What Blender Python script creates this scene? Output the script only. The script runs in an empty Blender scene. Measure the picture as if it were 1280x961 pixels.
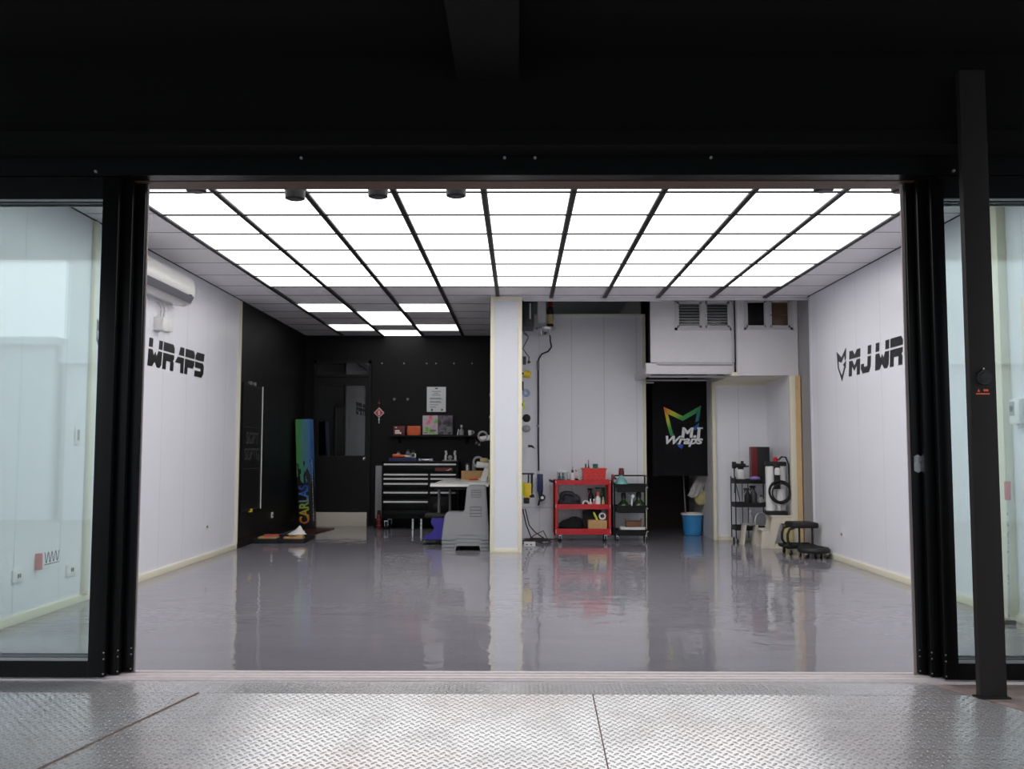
import bpy, bmesh, math, random
from mathutils import Vector, Matrix
random.seed(7)
SC = bpy.context.scene
COL = SC.collection
PI = math.pi

# ------------------------------------------------------------------ materials
def lin(c):
    return tuple(((v/255)/12.92 if v/255 <= .04045 else ((v/255+.055)/1.055)**2.4) for v in c)

class NT:
    """tiny node helper"""
    def __init__(s, name):
        s.m = bpy.data.materials.new(name); s.m.use_nodes = True
        s.n = s.m.node_tree.nodes; s.l = s.m.node_tree.links
        s.p = s.n['Principled BSDF']; s.out = s.n['Material Output']
    def add(s, t, **kw):
        nd = s.n.new(t)
        for k, v in kw.items(): setattr(nd, k, v)
        return nd
    def put(s, sock, v):
        if isinstance(v, bpy.types.NodeSocket): s.l.new(v, sock)
        else: sock.default_value = v
    def math(s, op, a, b=None, c=None):
        nd = s.add('ShaderNodeMath', operation=op); s.put(nd.inputs[0], a)
        if b is not None: s.put(nd.inputs[1], b)
        if c is not None: s.put(nd.inputs[2], c)
        return nd.outputs[0]
    def mix(s, f, a, b):
        nd = s.add('ShaderNodeMix', data_type='RGBA'); s.put(nd.inputs[0], f)
        s.put(nd.inputs[6], a if isinstance(a, bpy.types.NodeSocket) else (*a, 1))
        s.put(nd.inputs[7], b if isinstance(b, bpy.types.NodeSocket) else (*b, 1))
        return nd.outputs[2]
    def coord(s):
        return s.add('ShaderNodeTexCoord').outputs['Object']
    def xyz(s, v=None):
        nd = s.add('ShaderNodeSeparateXYZ'); s.l.new(v or s.coord(), nd.inputs[0]); return nd.outputs
    def noise(s, scale, detail=3, vec=None, mapping=None):
        nd = s.add('ShaderNodeTexNoise'); nd.inputs['Scale'].default_value = scale; nd.inputs['Detail'].default_value = detail
        v = vec or s.coord()
        if mapping:
            mp = s.add('ShaderNodeMapping'); mp.inputs['Scale'].default_value = mapping; s.l.new(v, mp.inputs[0]); v = mp.outputs[0]
        s.l.new(v, nd.inputs['Vector']); return nd.outputs['Fac']
    def bump(s, h, strength=.2, dist=.01):
        b = s.add('ShaderNodeBump'); b.inputs['Strength'].default_value = strength; b.inputs['Distance'].default_value = dist
        s.l.new(h, b.inputs['Height']); s.l.new(b.outputs[0], s.p.inputs['Normal'])

def mat(name, rgb, rough=.5, metal=0, var=.06, bump=0, scale=25, **kw):
    t = NT(name); c = lin(rgb)
    f = t.noise(scale)
    col = t.mix(f, tuple(v*(1-var) for v in c), tuple(min(1, v*(1+var)) for v in c))
    t.l.new(col, t.p.inputs['Base Color'])
    t.put(t.p.inputs['Roughness'], t.math('MULTIPLY_ADD', f, .1, max(.02, rough-.05)))
    t.p.inputs['Metallic'].default_value = metal
    for k, v in kw.items(): t.p.inputs[k].default_value = v
    if bump: t.bump(f, bump, .004)
    return t.m

def emis(name, rgb, strength):
    t = NT(name); e = t.add('ShaderNodeEmission'); e.inputs[0].default_value = (*lin(rgb), 1); e.inputs[1].default_value = strength
    t.l.new(e.outputs[0], t.out.inputs[0]); return t.m

def panel_wall(name, rgb, axis, pitch, rough=.32, off=0.0):
    t = NT(name); o = t.xyz(); u = t.math('MULTIPLY_ADD', o[axis], 1/pitch, off)
    f = t.math('FRACT', u); d = t.math('ABSOLUTE', t.math('SUBTRACT', f, .5))       # .5 at seam
    dist = t.math('MULTIPLY', t.math('SUBTRACT', .5, d), pitch)                       # metres from seam
    g = t.math('SMOOTH_MIN', t.math('DIVIDE', dist, .006), 1.0, .2)
    f2 = t.math('FRACT', t.math('MULTIPLY', u, 3.0)); d2 = t.math('ABSOLUTE', t.math('SUBTRACT', f2, .5))
    g2 = t.math('SMOOTH_MIN', t.math('DIVIDE', t.math('MULTIPLY', t.math('SUBTRACT', .5, d2), pitch/3), .012), 1.0, .2)
    c = lin(rgb); n = t.noise(1.3, 2)
    base = t.mix(n, tuple(v*.97 for v in c), c)
    colr = t.mix(g, tuple(v*.72 for v in c), base)
    t.l.new(colr, t.p.inputs['Base Color']); t.p.inputs['Roughness'].default_value = rough
    t.bump(t.math('ADD', g, t.math('MULTIPLY', g2, .35)), .35, .006)
    return t.m

def glass_mat(name, tint=(.95, .98, .975), rough=0.0, ior=1.52):
    t = NT(name); tr = t.add('ShaderNodeBsdfTransparent'); tr.inputs[0].default_value = (*tint, 1)
    gl = t.add('ShaderNodeBsdfGlossy'); gl.inputs['Roughness'].default_value = rough
    fr = t.add('ShaderNodeFresnel'); fr.inputs['IOR'].default_value = ior
    mx = t.add('ShaderNodeMixShader'); t.l.new(fr.outputs[0], mx.inputs[0]); t.l.new(tr.outputs[0], mx.inputs[1]); t.l.new(gl.outputs[0], mx.inputs[2])
    t.l.new(mx.outputs[0], t.out.inputs[0]); return t.m

def floor_mat():
    t = NT('grey epoxy'); co = t.coord()
    a = t.noise(.9, 4, co); b = t.noise(3.0, 5, co, (.35, 1.6, 1)); c = t.noise(40, 2, co, (.25, 2.2, 1))
    f = t.math('ADD', t.math('MULTIPLY', a, .5), t.math('MULTIPLY', b, .5))
    col = t.mix(f, lin((122, 119, 126)), lin((146, 143, 150)))
    sc = t.math('GREATER_THAN', t.noise(14, 2, co, (.5, 6, 1)), .73)
    col = t.mix(t.math('MULTIPLY', sc, .25), col, lin((190, 188, 192)))
    t.l.new(col, t.p.inputs['Base Color'])
    t.put(t.p.inputs['Roughness'], t.math('MULTIPLY_ADD', b, .03, .0))
    t.p.inputs['IOR'].default_value = 1.5
    h = t.math('ADD', t.math('MULTIPLY', t.noise(4.5, 2, co, (1.0, 1.0, 1)), 1.3), t.math('MULTIPLY', t.noise(17, 2, co, (.6, 1.3, 1)), .22))
    t.bump(h, .21, .012); return t.m

def plate_mat():
    t = NT('checker plate'); co = t.coord(); o = t.xyz(co); S = 1/.030
    u = t.math('MULTIPLY', t.math('ADD', o[0], o[1]), S*.7071); v = t.math('MULTIPLY', t.math('SUBTRACT', o[0], o[1]), S*.7071)
    fu = t.math('SUBTRACT', t.math('FRACT', u), .5); fv = t.math('SUBTRACT', t.math('FRACT', v), .5)
    par = t.math('FLOORED_MODULO', t.math('ADD', t.math('FLOOR', u), t.math('FLOOR', v)), 2.0)
    def m1(f, a, b): return t.math('ADD', t.math('MULTIPLY', f, a), t.math('MULTIPLY', t.math('SUBTRACT', 1.0, f), b))
    A = m1(par, fu, fv); B = m1(par, fv, fu)
    d = t.math('ADD', t.math('POWER', t.math('DIVIDE', t.math('ABSOLUTE', A), .46), 2.0), t.math('POWER', t.math('DIVIDE', t.math('ABSOLUTE', B), .17), 2.0))
    h = t.math('MAXIMUM', t.math('SUBTRACT', 1.0, d), 0.0)
    h = t.math('POWER', h, .5)
    a = t.noise(1.6, 5, co); dirt = t.noise(5, 6, co); fine = t.noise(120, 2, co)
    col = t.mix(a, lin((196, 195, 196)), lin((216, 215, 215)))
    dd = t.math('MULTIPLY', t.math('GREATER_THAN', dirt, .56), t.math('SUBTRACT', 1.0, h))
    col = t.mix(t.math('MULTIPLY', dd, .12), col, lin((140, 132, 128)))
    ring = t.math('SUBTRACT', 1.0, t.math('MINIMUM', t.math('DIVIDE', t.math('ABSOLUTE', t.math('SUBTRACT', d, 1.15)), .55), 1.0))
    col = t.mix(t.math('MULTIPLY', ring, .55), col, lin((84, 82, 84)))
    pk = t.math('MULTIPLY', t.math('MAXIMUM', t.math('SUBTRACT', t.noise(1.1, 5, co), .45), 0.0), 1.6)
    col = t.mix(pk, col, lin((176, 150, 142)))
    t.l.new(col, t.p.inputs['Base Color']); t.p.inputs['Metallic'].default_value = .5
    t.put(t.p.inputs['Roughness'], t.math('MULTIPLY_ADD', dirt, .25, .11))
    t.bump(t.math('ADD', h, t.math('MULTIPLY', fine, .06)), 1.0, .0055); return t.m

def concrete_mat():
    t = NT('pinkish concrete'); n = t.noise(9, 8); n2 = t.noise(60, 4)
    t.l.new(t.mix(n, lin((120, 92, 80)), lin((196, 178, 172))), t.p.inputs['Base Color']); t.p.inputs['Roughness'].default_value = .9
    t.bump(t.math('ADD', n, t.math('MULTIPLY', n2, .4)), .6, .02); return t.m

def ramp_mat(name, axis, stops, lo, hi, rough=.5):
    t = NT(name); o = t.xyz(); f = t.math('DIVIDE', t.math('SUBTRACT', o[axis], lo), hi-lo)
    cr = t.add('ShaderNodeValToRGB'); t.l.new(f, cr.inputs[0]); e = cr.color_ramp.elements
    while len(e) < len(stops): e.new(.5)
    for el, (p, c) in zip(e, stops): el.position = p; el.color = (*lin(c), 1)
    t.l.new(cr.outputs[0], t.p.inputs['Base Color']); t.p.inputs['Roughness'].default_value = rough
    return t, cr.outputs[0]

M = {}
M['white_wall_y'] = panel_wall('white wall panels side', (232, 232, 238), 1, .60)
M['white_wall_x'] = panel_wall('white wall panels end', (238, 238, 243), 0, .42, off=.37)
M['column_white'] = mat('column white', (214, 216, 222), .35, var=.01)
M['cream'] = mat('cream trim', (228, 222, 200), .45, var=.02)
M['wood'] = mat('raw wood edge', (214, 180, 132), .6, var=.15, scale=12)
M['black_wall'] = mat('black painted wall', (19, 19, 20), .5, var=.1, scale=6, **{'Specular IOR Level': .2})
M['black'] = mat('matt black', (13, 13, 14), .5, var=.05, **{'Specular IOR Level': .3})
M['void'] = mat('dark void', (16, 14, 13), .8)
M['dkbrown'] = mat('dark brown board', (44, 32, 26), .7)
M['canopy'] = mat('black canopy', (6, 5.5, 5.5), .85, var=.2, scale=4, **{'Specular IOR Level': .15})
M['canopy_beam'] = mat('black steel beam', (11, 10, 10), .8, var=.1, **{'Specular IOR Level': .2})
M['alu_black'] = mat('black aluminium', (9, 9, 9.5), .3, var=.05, **{'Specular IOR Level': .16})
M['post'] = mat('brown black post', (32, 27, 26), .6, var=.06, **{'Specular IOR Level': .25})
M['bronze'] = mat('bronze aluminium', (84, 60, 43), .5, var=.08)
M['tile'] = mat('ceiling tile', (246, 244, 247), .5, var=.02, scale=2)
M['light'] = emis('lit panel', (255, 254, 253), 2.6)
M['alu_grey'] = mat('grey aluminium', (150, 150, 152), .35, .6)
M['floor'] = floor_mat()
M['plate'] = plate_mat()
M['weld'] = mat('rusty weld', (112, 92, 84), .8, var=.4, scale=30)
M['shaded_strip'] = mat('shaded wall grey', (150, 147, 148), .7, var=.06)  # end wall in shade, the shade put into this grey
M['concrete'] = concrete_mat()
M['track'] = mat('threshold rail', (220, 208, 207), .5, .1, var=.12)
M['jamb'] = mat('pale jamb', (150, 138, 136), .5, var=.05)
M['handle_alu'] = mat('satin aluminium', (240, 240, 240), .45, 0)
M['glass'] = glass_mat('door glass')
M['dark_glass'] = glass_mat('smoked glass', (.25, .25, .26), 0, 1.9)
M['white_plastic'] = mat('white plastic', (228, 227, 224), .3, var=.01)
M['stool_grey'] = mat('stool grey plastic', (132, 132, 134), .32, var=.03)
M['grey_plastic'] = mat('grey plastic', (156, 156, 158), .38, var=.03)
M['beige_plastic'] = mat('beige plastic', (214, 206, 190), .45, var=.03)
M['slot'] = mat('slot shade grey', (86, 86, 88), .5)
M['louvre'] = mat('dark grey louvre', (112, 112, 118), .4)
M['red'] = mat('red enamel', (196, 24, 34), .3, var=.04)
M['red_plastic'] = mat('red plastic', (214, 50, 44), .4, var=.04)
M['pink'] = mat('faded red plastic', (200, 96, 96), .4)
M['dkred'] = mat('dark red', (110, 24, 28), .4)
M['orange'] = mat('orange', (224, 96, 40), .45)
M['yellow'] = mat('yellow', (238, 204, 50), .4)
M['yellowgreen'] = mat('yellow green', (206, 220, 60), .45)
M['blue'] = mat('blue plastic', (60, 146, 206), .35, var=.03)
M['ltblue'] = mat('pale blue', (150, 176, 214), .4)
M['navy'] = mat('navy', (36, 40, 96), .4)
M['violet'] = mat('violet plastic', (58, 44, 150), .35)
M['lilac'] = mat('lilac plastic', (150, 130, 200), .4)
M['teal'] = mat('teal tin', (40, 110, 96), .4)
M['steel'] = mat('brushed steel', (205, 205, 208), .28, .7)
M['chrome'] = mat('chrome', (215, 215, 218), .15, .9)
M['grey_metal'] = mat('painted grey metal', (126, 126, 128), .45)
M['dkgrey'] = mat('dark grey', (60, 60, 63), .5)
M['rubber'] = mat('black rubber', (22, 22, 23), .6)
M['card'] = mat('cardboard', (196, 156, 104), .8, var=.1)
M['brown'] = mat('brown card', (120, 84, 64), .8, var=.1)
M['cloth_white'] = mat('white cloth', (226, 224, 220), .9, var=.04, bump=.3)
M['cloth_grey'] = mat('charcoal cloth', (58, 58, 66), .9, var=.15, bump=.4)
M['cloth_black'] = mat('black cloth', (18, 18, 20), .9, var=.2, bump=.4)
M['straw'] = mat('straw beige', (190, 176, 124), .8, var=.15)
M['curtain'] = mat('black curtain fabric', (22, 22, 26), .8, var=.15, bump=.2)
M['mezz'] = mat('grey white mezzanine', (216, 212, 215), .5, var=.03)
M['mezzframe'] = mat('window frame grey', (196, 193, 195), .4)
M['green_glass'] = mat('dark green bottle', (36, 56, 28), .12, var=.1)
M['aqua'] = mat('aqua bottle', (128, 188, 186), .15, var=.06)
M['paper'] = mat('paper', (226, 228, 230), .6, var=.01)
M['ink'] = mat('grey ink', (120, 122, 126), .7)
M['vinyl_black'] = mat('black vinyl letters', (16, 16, 18), .35)
M['letter_white'] = mat('white print', (232, 232, 232), .5)
M['letter_grey'] = mat('dull grey print', (66, 66, 66), .6)
M['clear'] = glass_mat('clear plastic', (.93, .95, .95), .12, 1.25)
M['facade'] = mat('pale facade', (205, 208, 210), .8)
M['asphalt'] = mat('asphalt', (150, 148, 146), .9, var=.1, bump=.3)
t_, c_ = ramp_mat('rainbow vinyl box', 2, [(0, (170, 90, 40)), (.10, (176, 150, 40)), (.22, (90, 150, 60)), (.34, (50, 110, 190)), (.5, (40, 60, 140)), (.66, (50, 120, 190)), (.86, (70, 150, 90)), (1, (110, 190, 50))], 0, 1.5)
# the printed film art: black lower half breaking into colour
tb = t_; oo = tb.xyz(); nn = tb.noise(7, 4, None, (3.0, 3.0, .8))
msk = tb.math('GREATER_THAN', tb.math('ADD', oo[2], tb.math('MULTIPLY', tb.math('SUBTRACT', nn, .5), 1.6)), .78)
cc = tb.mix(tb.math('MULTIPLY_ADD', oo[0], 4.0, .45), lin((92, 172, 44)), lin((50, 92, 184)))
tb.l.new(tb.mix(msk, lin((14, 14, 18)), cc), tb.p.inputs['Base Color'])
M['film_box'] = tb.m
M['film_text'] = ramp_mat('rainbow lettering', 2, [(0, (190, 84, 40)), (.2, (206, 160, 44)), (.45, (150, 180, 60)), (.75, (70, 120, 200)), (1, (40, 60, 150))], .10, .62)[0].m
def logo_mat():
    t = NT('rainbow logo'); o = t.xyz()
    f = t.math('ADD', t.math('ADD', t.math('MULTIPLY', o[0], 1.12), t.math('MULTIPLY', o[2], -1.31)), 1.458)
    cr = t.add('ShaderNodeValToRGB'); t.l.new(f, cr.inputs[0]); e = cr.color_ramp.elements
    st = [(0, (226, 70, 36)), (.12, (236, 150, 40)), (.27, (204, 206, 50)), (.46, (60, 160, 60)), (.72, (30, 110, 120)), (1, (60, 60, 200))]
    while len(e) < len(st): e.new(.5)
    for el, (p, c) in zip(e, st): el.position = p; el.color = (*lin(c), 1)
    t.l.new(cr.outputs[0], t.p.inputs['Base Color']); t.p.inputs['Roughness'].default_value = .5
    return t.m
M['logo'] = logo_mat()
def art_mat(name, cols, sc):
    t = NT(name); n = t.noise(sc, 3); cr = t.add('ShaderNodeValToRGB'); t.l.new(n, cr.inputs[0]); e = cr.color_ramp.elements
    while len(e) < len(cols): e.new(.5)
    for i, (el, c) in enumerate(zip(e, cols)): el.position = .28+.44*i/(len(cols)-1); el.color = (*lin(c), 1)
    t.l.new(cr.outputs[0], t.p.inputs['Base Color']); t.p.inputs['Roughness'].default_value = .4; return t.m
M['art1'] = art_mat('colour swirl print', [(60, 80, 170), (150, 200, 90), (210, 190, 215), (236, 120, 110), (120, 90, 180)], 7)
M['art2'] = art_mat('grey photo print', [(20, 18, 20), (60, 52, 60), (120, 110, 120), (40, 36, 40)], 9)
M['matprint'] = art_mat('patterned mat', [(16, 14, 14), (22, 19, 19), (96, 30, 30), (18, 16, 16), (70, 58, 44)], 16)

# ------------------------------------------------------------------ mesh builder
class MB:
    def __init__(s): s.bm = bmesh.new()
    def _v(s, p): return s.bm.verts.new(p)
    def box(s, x0, x1, y0, y1, z0, z1, bev=0):
        b = bmesh.new()
        bmesh.ops.create_cube(b, size=1)
        for v in b.verts: v.co = ((x0+x1)/2+v.co.x*(x1-x0), (y0+y1)/2+v.co.y*(y1-y0), (z0+z1)/2+v.co.z*(z1-z0))
        if bev: bmesh.ops.bevel(b, geom=list(b.edges), offset=bev, segments=2, affect='EDGES', profile=.6)
        s.join(b); return s
    def join(s, b, mx=None):
        if mx: b.transform(mx)
        vm = {v: s.bm.verts.new(v.co) for v in b.verts}
        for f in b.faces:
            try: s.bm.faces.new([vm[v] for v in f.verts])
            except ValueError: pass
        b.free()
    def ring(s, c, r, n, u, w): return [s._v(c+u*(r*math.cos(2*PI*i/n))+w*(r*math.sin(2*PI*i/n))) for i in range(n)]
    def cyl(s, p0, p1, r0, r1=None, n=18):
        p0, p1 = Vector(p0), Vector(p1); r1 = r0 if r1 is None else r1
        d = (p1-p0).normalized(); u = d.orthogonal().normalized(); w = d.cross(u)
        a = s.ring(p0, r0, n, u, w); b = s.ring(p1, r1, n, u, w)
        for i in range(n): s.bm.faces.new([a[i], a[(i+1) % n], b[(i+1) % n], b[i]])
        s.bm.faces.new(a[::-1]); s.bm.faces.new(b); return s
    def tube(s, pts, r, n=8, closed=False):
        pts = [Vector(p) for p in pts]; m = len(pts); rings = []; u = None
        for i, p in enumerate(pts):
            a = pts[i-1] if (i > 0 or closed) else p; b = pts[(i+1) % m] if (i < m-1 or closed) else p
            d = (b-a).normalized()
            if u is None: u = d.orthogonal().normalized()
            u = (u-d*u.dot(d)); u = u.normalized() if u.length > 1e-6 else d.orthogonal().normalized()
            rings.append(s.ring(p, r, n, u, d.cross(u)))
        for k in range(m if closed else m-1):
            a, b = rings[k], rings[(k+1) % m]
            for i in range(n): s.bm.faces.new([a[i], a[(i+1) % n], b[(i+1) % n], b[i]])
        if not closed: s.bm.faces.new(rings[0][::-1]); s.bm.faces.new(rings[-1])
        return s
    def torus(s, c, R, r, axis='z', n=28, k=8):
        pts = []
        for i in range(n):
            a = 2*PI*i/n; x, y = R*math.cos(a), R*math.sin(a)
            o = {'z': (x, y, 0), 'y': (x, 0, y), 'x': (0, x, y)}[axis]; pts.append(Vector(c)+Vector(o))
        return s.tube(pts, r, k, True)
    def lathe(s, prof, c=(0, 0, 0), n=24):
        c = Vector(c); rings = [[s._v(c+Vector((max(r, 1e-4)*math.cos(2*PI*i/n), max(r, 1e-4)*math.sin(2*PI*i/n), z))) for i in range(n)] for r, z in prof]
        for a, b in zip(rings, rings[1:]):
            for i in range(n): s.bm.faces.new([a[i], a[(i+1) % n], b[(i+1) % n], b[i]])
        s.bm.faces.new(rings[0][::-1]); s.bm.faces.new(rings[-1]); return s
    def prism(s, poly, axis, a0, a1):
        f = {'y': lambda p, a: (p[0], a, p[1]), 'x': lambda p, a: (a, p[0], p[1]), 'z': lambda p, a: (p[0], p[1], a)}[axis]
        A = [s._v(f(p, a0)) for p in poly]; B = [s._v(f(p, a1)) for p in poly]; n = len(poly)
        for i in range(n): s.bm.faces.new([A[i], A[(i+1) % n], B[(i+1) % n], B[i]])
        s.bm.faces.new(A[::-1]); s.bm.faces.new(B); return s
    def ball(s, c, r, n=14):
        r = (r, r, r) if isinstance(r, (int, float)) else r
        b = bmesh.new(); bmesh.ops.create_uvsphere(b, u_segments=n*2, v_segments=n, radius=1)
        s.join(b, Matrix.Translation(c) @ Matrix.Diagonal((*r, 1))); return s
    def xf(s, mx): s.bm.transform(mx); return s
    def jitter(s, a, seed=1):
        rr = random.Random(seed)
        for v in s.bm.verts: v.co += Vector((rr.uniform(-a, a), rr.uniform(-a, a), rr.uniform(-a, a)))
        return s
    def sub(s, n=1):
        bmesh.ops.subdivide_edges(s.bm, edges=list(s.bm.edges), cuts=n, use_grid_fill=True); return s
    def build(s, name, m, parent=None, ang=35):
        bmesh.ops.recalc_face_normals(s.bm, faces=list(s.bm.faces))
        me = bpy.data.meshes.new(name); s.bm.to_mesh(me); s.bm.free()
        me.shade_smooth(); me.set_sharp_from_angle(angle=math.radians(ang))
        me.materials.append(M[m] if isinstance(m, str) else m)
        o = bpy.data.objects.new(name, me); COL.objects.link(o); o.parent = parent
        return o

def tag(o, label, cat, group=None, kind=None):
    o['label'] = label; o['category'] = cat
    if group: o['group'] = group
    if kind: o['kind'] = kind
    return o
def T(name, label, cat, loc=(0, 0, 0), rz=0, group=None):
    o = bpy.data.objects.new(name, None); COL.objects.link(o); o.location = loc; o.rotation_euler = (0, 0, rz); o.empty_display_size = .1
    return tag(o, label, cat, group)
def struct(name, mb, m, parent=None, label=None, cat=None):
    o = mb.build(name, m, parent)
    if parent is None:
        o['kind'] = 'structure'; o['label'] = label or name.replace('_', ' '); o['category'] = cat or name.split('_')[0]
    return o
def SE(name, label, cat, loc=(0, 0, 0)):
    o = T(name, label, cat, loc); o['kind'] = 'structure'; return o
def box(*a, **k): return MB().box(*a, **k)
def kids(o): return [c for c in bpy.data.objects if c.parent == o]
def dup(root, loc, label=None, rz=None):
    r = root.copy(); COL.objects.link(r); r.location = loc
    if rz is not None: r.rotation_euler = (0, 0, rz)
    if label: r['label'] = label
    for ch in kids(root):
        c = ch.copy(); COL.objects.link(c); c.parent = r
        for g in kids(ch):
            d = g.copy(); COL.objects.link(d); d.parent = c
    return r
def text_mesh(name, body, size, m, parent, mx, ext=.001, shear=0, offset=0, align='CENTER', squash=1, spacing=1):
    cu = bpy.data.curves.new(name, 'FONT'); cu.body = body; cu.size = size; cu.extrude = ext; cu.shear = shear; cu.offset = offset; cu.align_x = align; cu.space_character = spacing
    ob = bpy.data.objects.new(name, cu); COL.objects.link(ob)
    bpy.context.view_layer.update()
    me = bpy.data.meshes.new_from_object(ob.evaluated_get(bpy.context.evaluated_depsgraph_get()))
    bpy.data.objects.remove(ob)
    me.transform(mx @ Matrix.Diagonal((squash, 1, 1, 1))); me.materials.clear(); me.materials.append(M[m])
    o = bpy.data.objects.new(name, me); COL.objects.link(o); o.parent = parent; return o
FACE = Matrix.Rotation(PI/2, 4, 'X')           # text on a plane facing -Y
def at(x, y, z, rot=None): return Matrix.Translation((x, y, z)) @ ((rot if rot else Matrix.Identity(4)) @ FACE)
def caster(parent, x, y, r=.04, zc=None, wheel='rubber', fork='steel'):
    b = MB().box(x-r*.55, x+r*.55, y-r*.5, y+r*.5, 2*r, 2*r+.012).box(x-r*.5, x-r*.38, y-r*.3, y+r*.3, r*.8, 2*r).box(x+r*.38, x+r*.5, y-r*.3, y+r*.3, r*.8, 2*r)
    c = b.build('caster', fork, parent)
    MB().cyl((x-r*.33, y, r), (x+r*.33, y, r), r, n=20).build('wheel', wheel, c)
    return c

XL, XR, H = -3.206, 3.25, 2.8295
YD = 4.69                      # plane of the sliding doors
YB = 14.0                      # black back wall
ORD = ['first', 'second', 'third', 'fourth', 'fifth', 'sixth', 'seventh', 'eighth', 'ninth']

# ------------------------------------------------------------------ camera
cam = bpy.data.cameras.new('camera'); cam.sensor_fit = 'HORIZONTAL'; cam.sensor_width = 36; cam.lens = 36*1172.53/1280
co = bpy.data.objects.new('camera', cam); COL.objects.link(co); co.location = (0, 0, 1.094)
co.rotation_euler = (Matrix.Rotation(.00716906, 3, 'Z') @ Matrix.Rotation(PI/2+.0720608, 3, 'X') @ Matrix.Rotation(.0011672, 3, 'Z')).to_euler()
cam.clip_start = .05; SC.camera = co

# ------------------------------------------------------------------ world
w = bpy.data.worlds.new('overcast'); SC.world = w; w.use_nodes = True
bg = w.node_tree.nodes['Background']; bg.inputs[0].default_value = (.86, .93, 1, 1); bg.inputs[1].default_value = 2.4
SC.view_settings.view_transform = 'Standard'; SC.view_settings.look = 'None'; SC.view_settings.gamma = 1; SC.view_settings.exposure = 0
SC.view_settings.use_curve_mapping = False
SC.cycles.max_bounces = 10; SC.cycles.transparent_max_bounces = 16; SC.cycles.use_denoising = True; SC.cycles.denoising_input_passes = 'RGB_ALBEDO'

# ------------------------------------------------------------------ shell of the room
struct('floor', box(XL-.1, XR+.1, 4.70, 16.2, -.15, 0), 'floor', label='glossy grey epoxy workshop floor')
struct('ceiling', box(XL-.1, XR+.1, 4.75, 10.48, H+.012, H+.06).box(XL-.1, .02, 10.48, YB+.1, H+.012, H+.06), 'tile', label='suspended ceiling of grey tiles')
# T-bars: long channels along the room, thin seams across it
X0, P, Y0 = -2.634, .60, 6.17
fl, ch, sm = MB(), MB(), MB()
for j in range(-1, 11):
    x = X0+P*j
    if not XL < x < XR: continue
    y1 = 10.48 if x > 0 else YB
    for sx in (-1, 1): fl.box(x+sx*.0155-.0055, x+sx*.0155+.0055, 4.8, y1, H-.006, H+.012)
    ch.box(x-.0101, x+.0101, 4.8, y1, H-.003, H+.012)
for i in range(-2, 13):
    y = Y0+P*i; x0, x1 = (X0-.02, X0+9*P+.02) if i <= 6 else (0, 0)
    if i <= 6: sm.box(x0, x1, y-.006, y+.006, H-.006, H+.0121).box(XL, x0, y-.004, y+.004, H+.0105, H+.0121).box(x1, XR, y-.004, y+.004, H+.0105, H+.0121)
    else: sm.box(XL, XR if y < 10.45 else -.31, y-.005, y+.005, H+.009, H+.0121)
sm.box(XL, XL+.008, 4.8, YB, H+.006, H+.012).box(XR-.008, XR, 4.8, 10.48, H+.006, H+.012)
g = struct('trim_1', ch, 'black', label='black channels of the ceiling grid', cat='trim')
fl.build('flange', 'dkgrey', g); sm.build('cross_seam', 'black', g)
struct('trim_2', box(-.31, XR, 10.475, 10.50, H-.025, H+.06), 'mezz', label='edge strip where the ceiling ends', cat='trim')
struct('trim_3', box(.05, 1.61, 10.505, 10.55, H-.03, H+.005, bev=.004), 'white_plastic', label='white strip along the ceiling edge above the alcove', cat='trim')

# lit panels, each one a thing of its own
pm = box(-.277, .277, -.29, .29, 0, .008, bev=.002)
first = None
def panel(x, y, label, group):
    global first, pm
    if first is None:
        first = pm.build('ceiling_light_panel', 'light'); o = first
    else:
        o = first.copy(); COL.objects.link(o)
    o.location = (x, y, H+.0035); tag(o, label, 'ceiling light', group)
for i in range(-2, 6):  # row behind the header is unseen, added to brighten the near walls
    for j in range(9):
        c = 'leftmost' if j == 0 else 'rightmost' if j == 8 else ORD[j]+' from the left'
        r = ['added unseen behind the door header', 'closest to the doorway', 'second behind the doorway', 'third behind the doorway', 'fourth behind the doorway', 'fifth behind the doorway', 'sixth behind the doorway', 'farthest from the doorway'][i+2]
        panel(X0+P*(j+.5), Y0+P*(i+.5), f'glowing white ceiling panel, {c} in the big grid row {r}', 'lit panels of the big ceiling grid')
for (j, i, lb) in ((0, 8, 'front left of the dark bay pattern'), (2, 8, 'front right of the dark bay pattern'), (1, 9, 'nearer of the middle pair in the dark bay'), (1, 10, 'farther of the middle pair in the dark bay'),
                   (0, 11, 'rear left of the dark bay pattern'), (2, 11, 'rear right of the dark bay pattern'), (1, 12, 'hard against the black back wall of the dark bay')):
    panel(X0+P*(j+.5), Y0+P*(i+.5), f'separate lit ceiling panel, {lb}', 'scattered lit panels over the dark bay')

# side walls
struct('wall_left', box(XL-.1, XL, 4.75, 10.70, 0, H+.06), 'white_wall_y', label='white panelled left wall')
struct('wall_left_rear', box(XL-.1, XL-.001, 10.70, YB+.1, 0, H+.06), 'black_wall', label='black left wall of the dark bay')
struct('wall_right', box(XR, XR+.1, 4.75, 10.42, 0, H+.5), 'white_wall_y', label='white panelled right wall')
struct('wall_back', box(XL-.1, 0, YB, YB+.1, 0, H+.06), 'black_wall', label='black back wall of the dark bay')
struct('baseboard_left', box(XL, XL+.018, 4.8, 10.70, 0, .055, bev=.004), 'cream', label='cream baseboard along the left wall')
struct('baseboard_right', box(XR-.018, XR, 4.8, 10.42, 0, .055, bev=.004), 'cream', label='cream baseboard along the right wall')
struct('trim_4', box(XL, XL+.022, 10.665, 10.70, .055, H-.005), 'cream', label='cream edge where the white left wall ends', cat='trim')
struct('trim_5', box(XR-.012, XR, 10.40, 10.42, .055, H-.005), 'column_white', label='pale edge where the white right wall ends', cat='trim')
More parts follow.
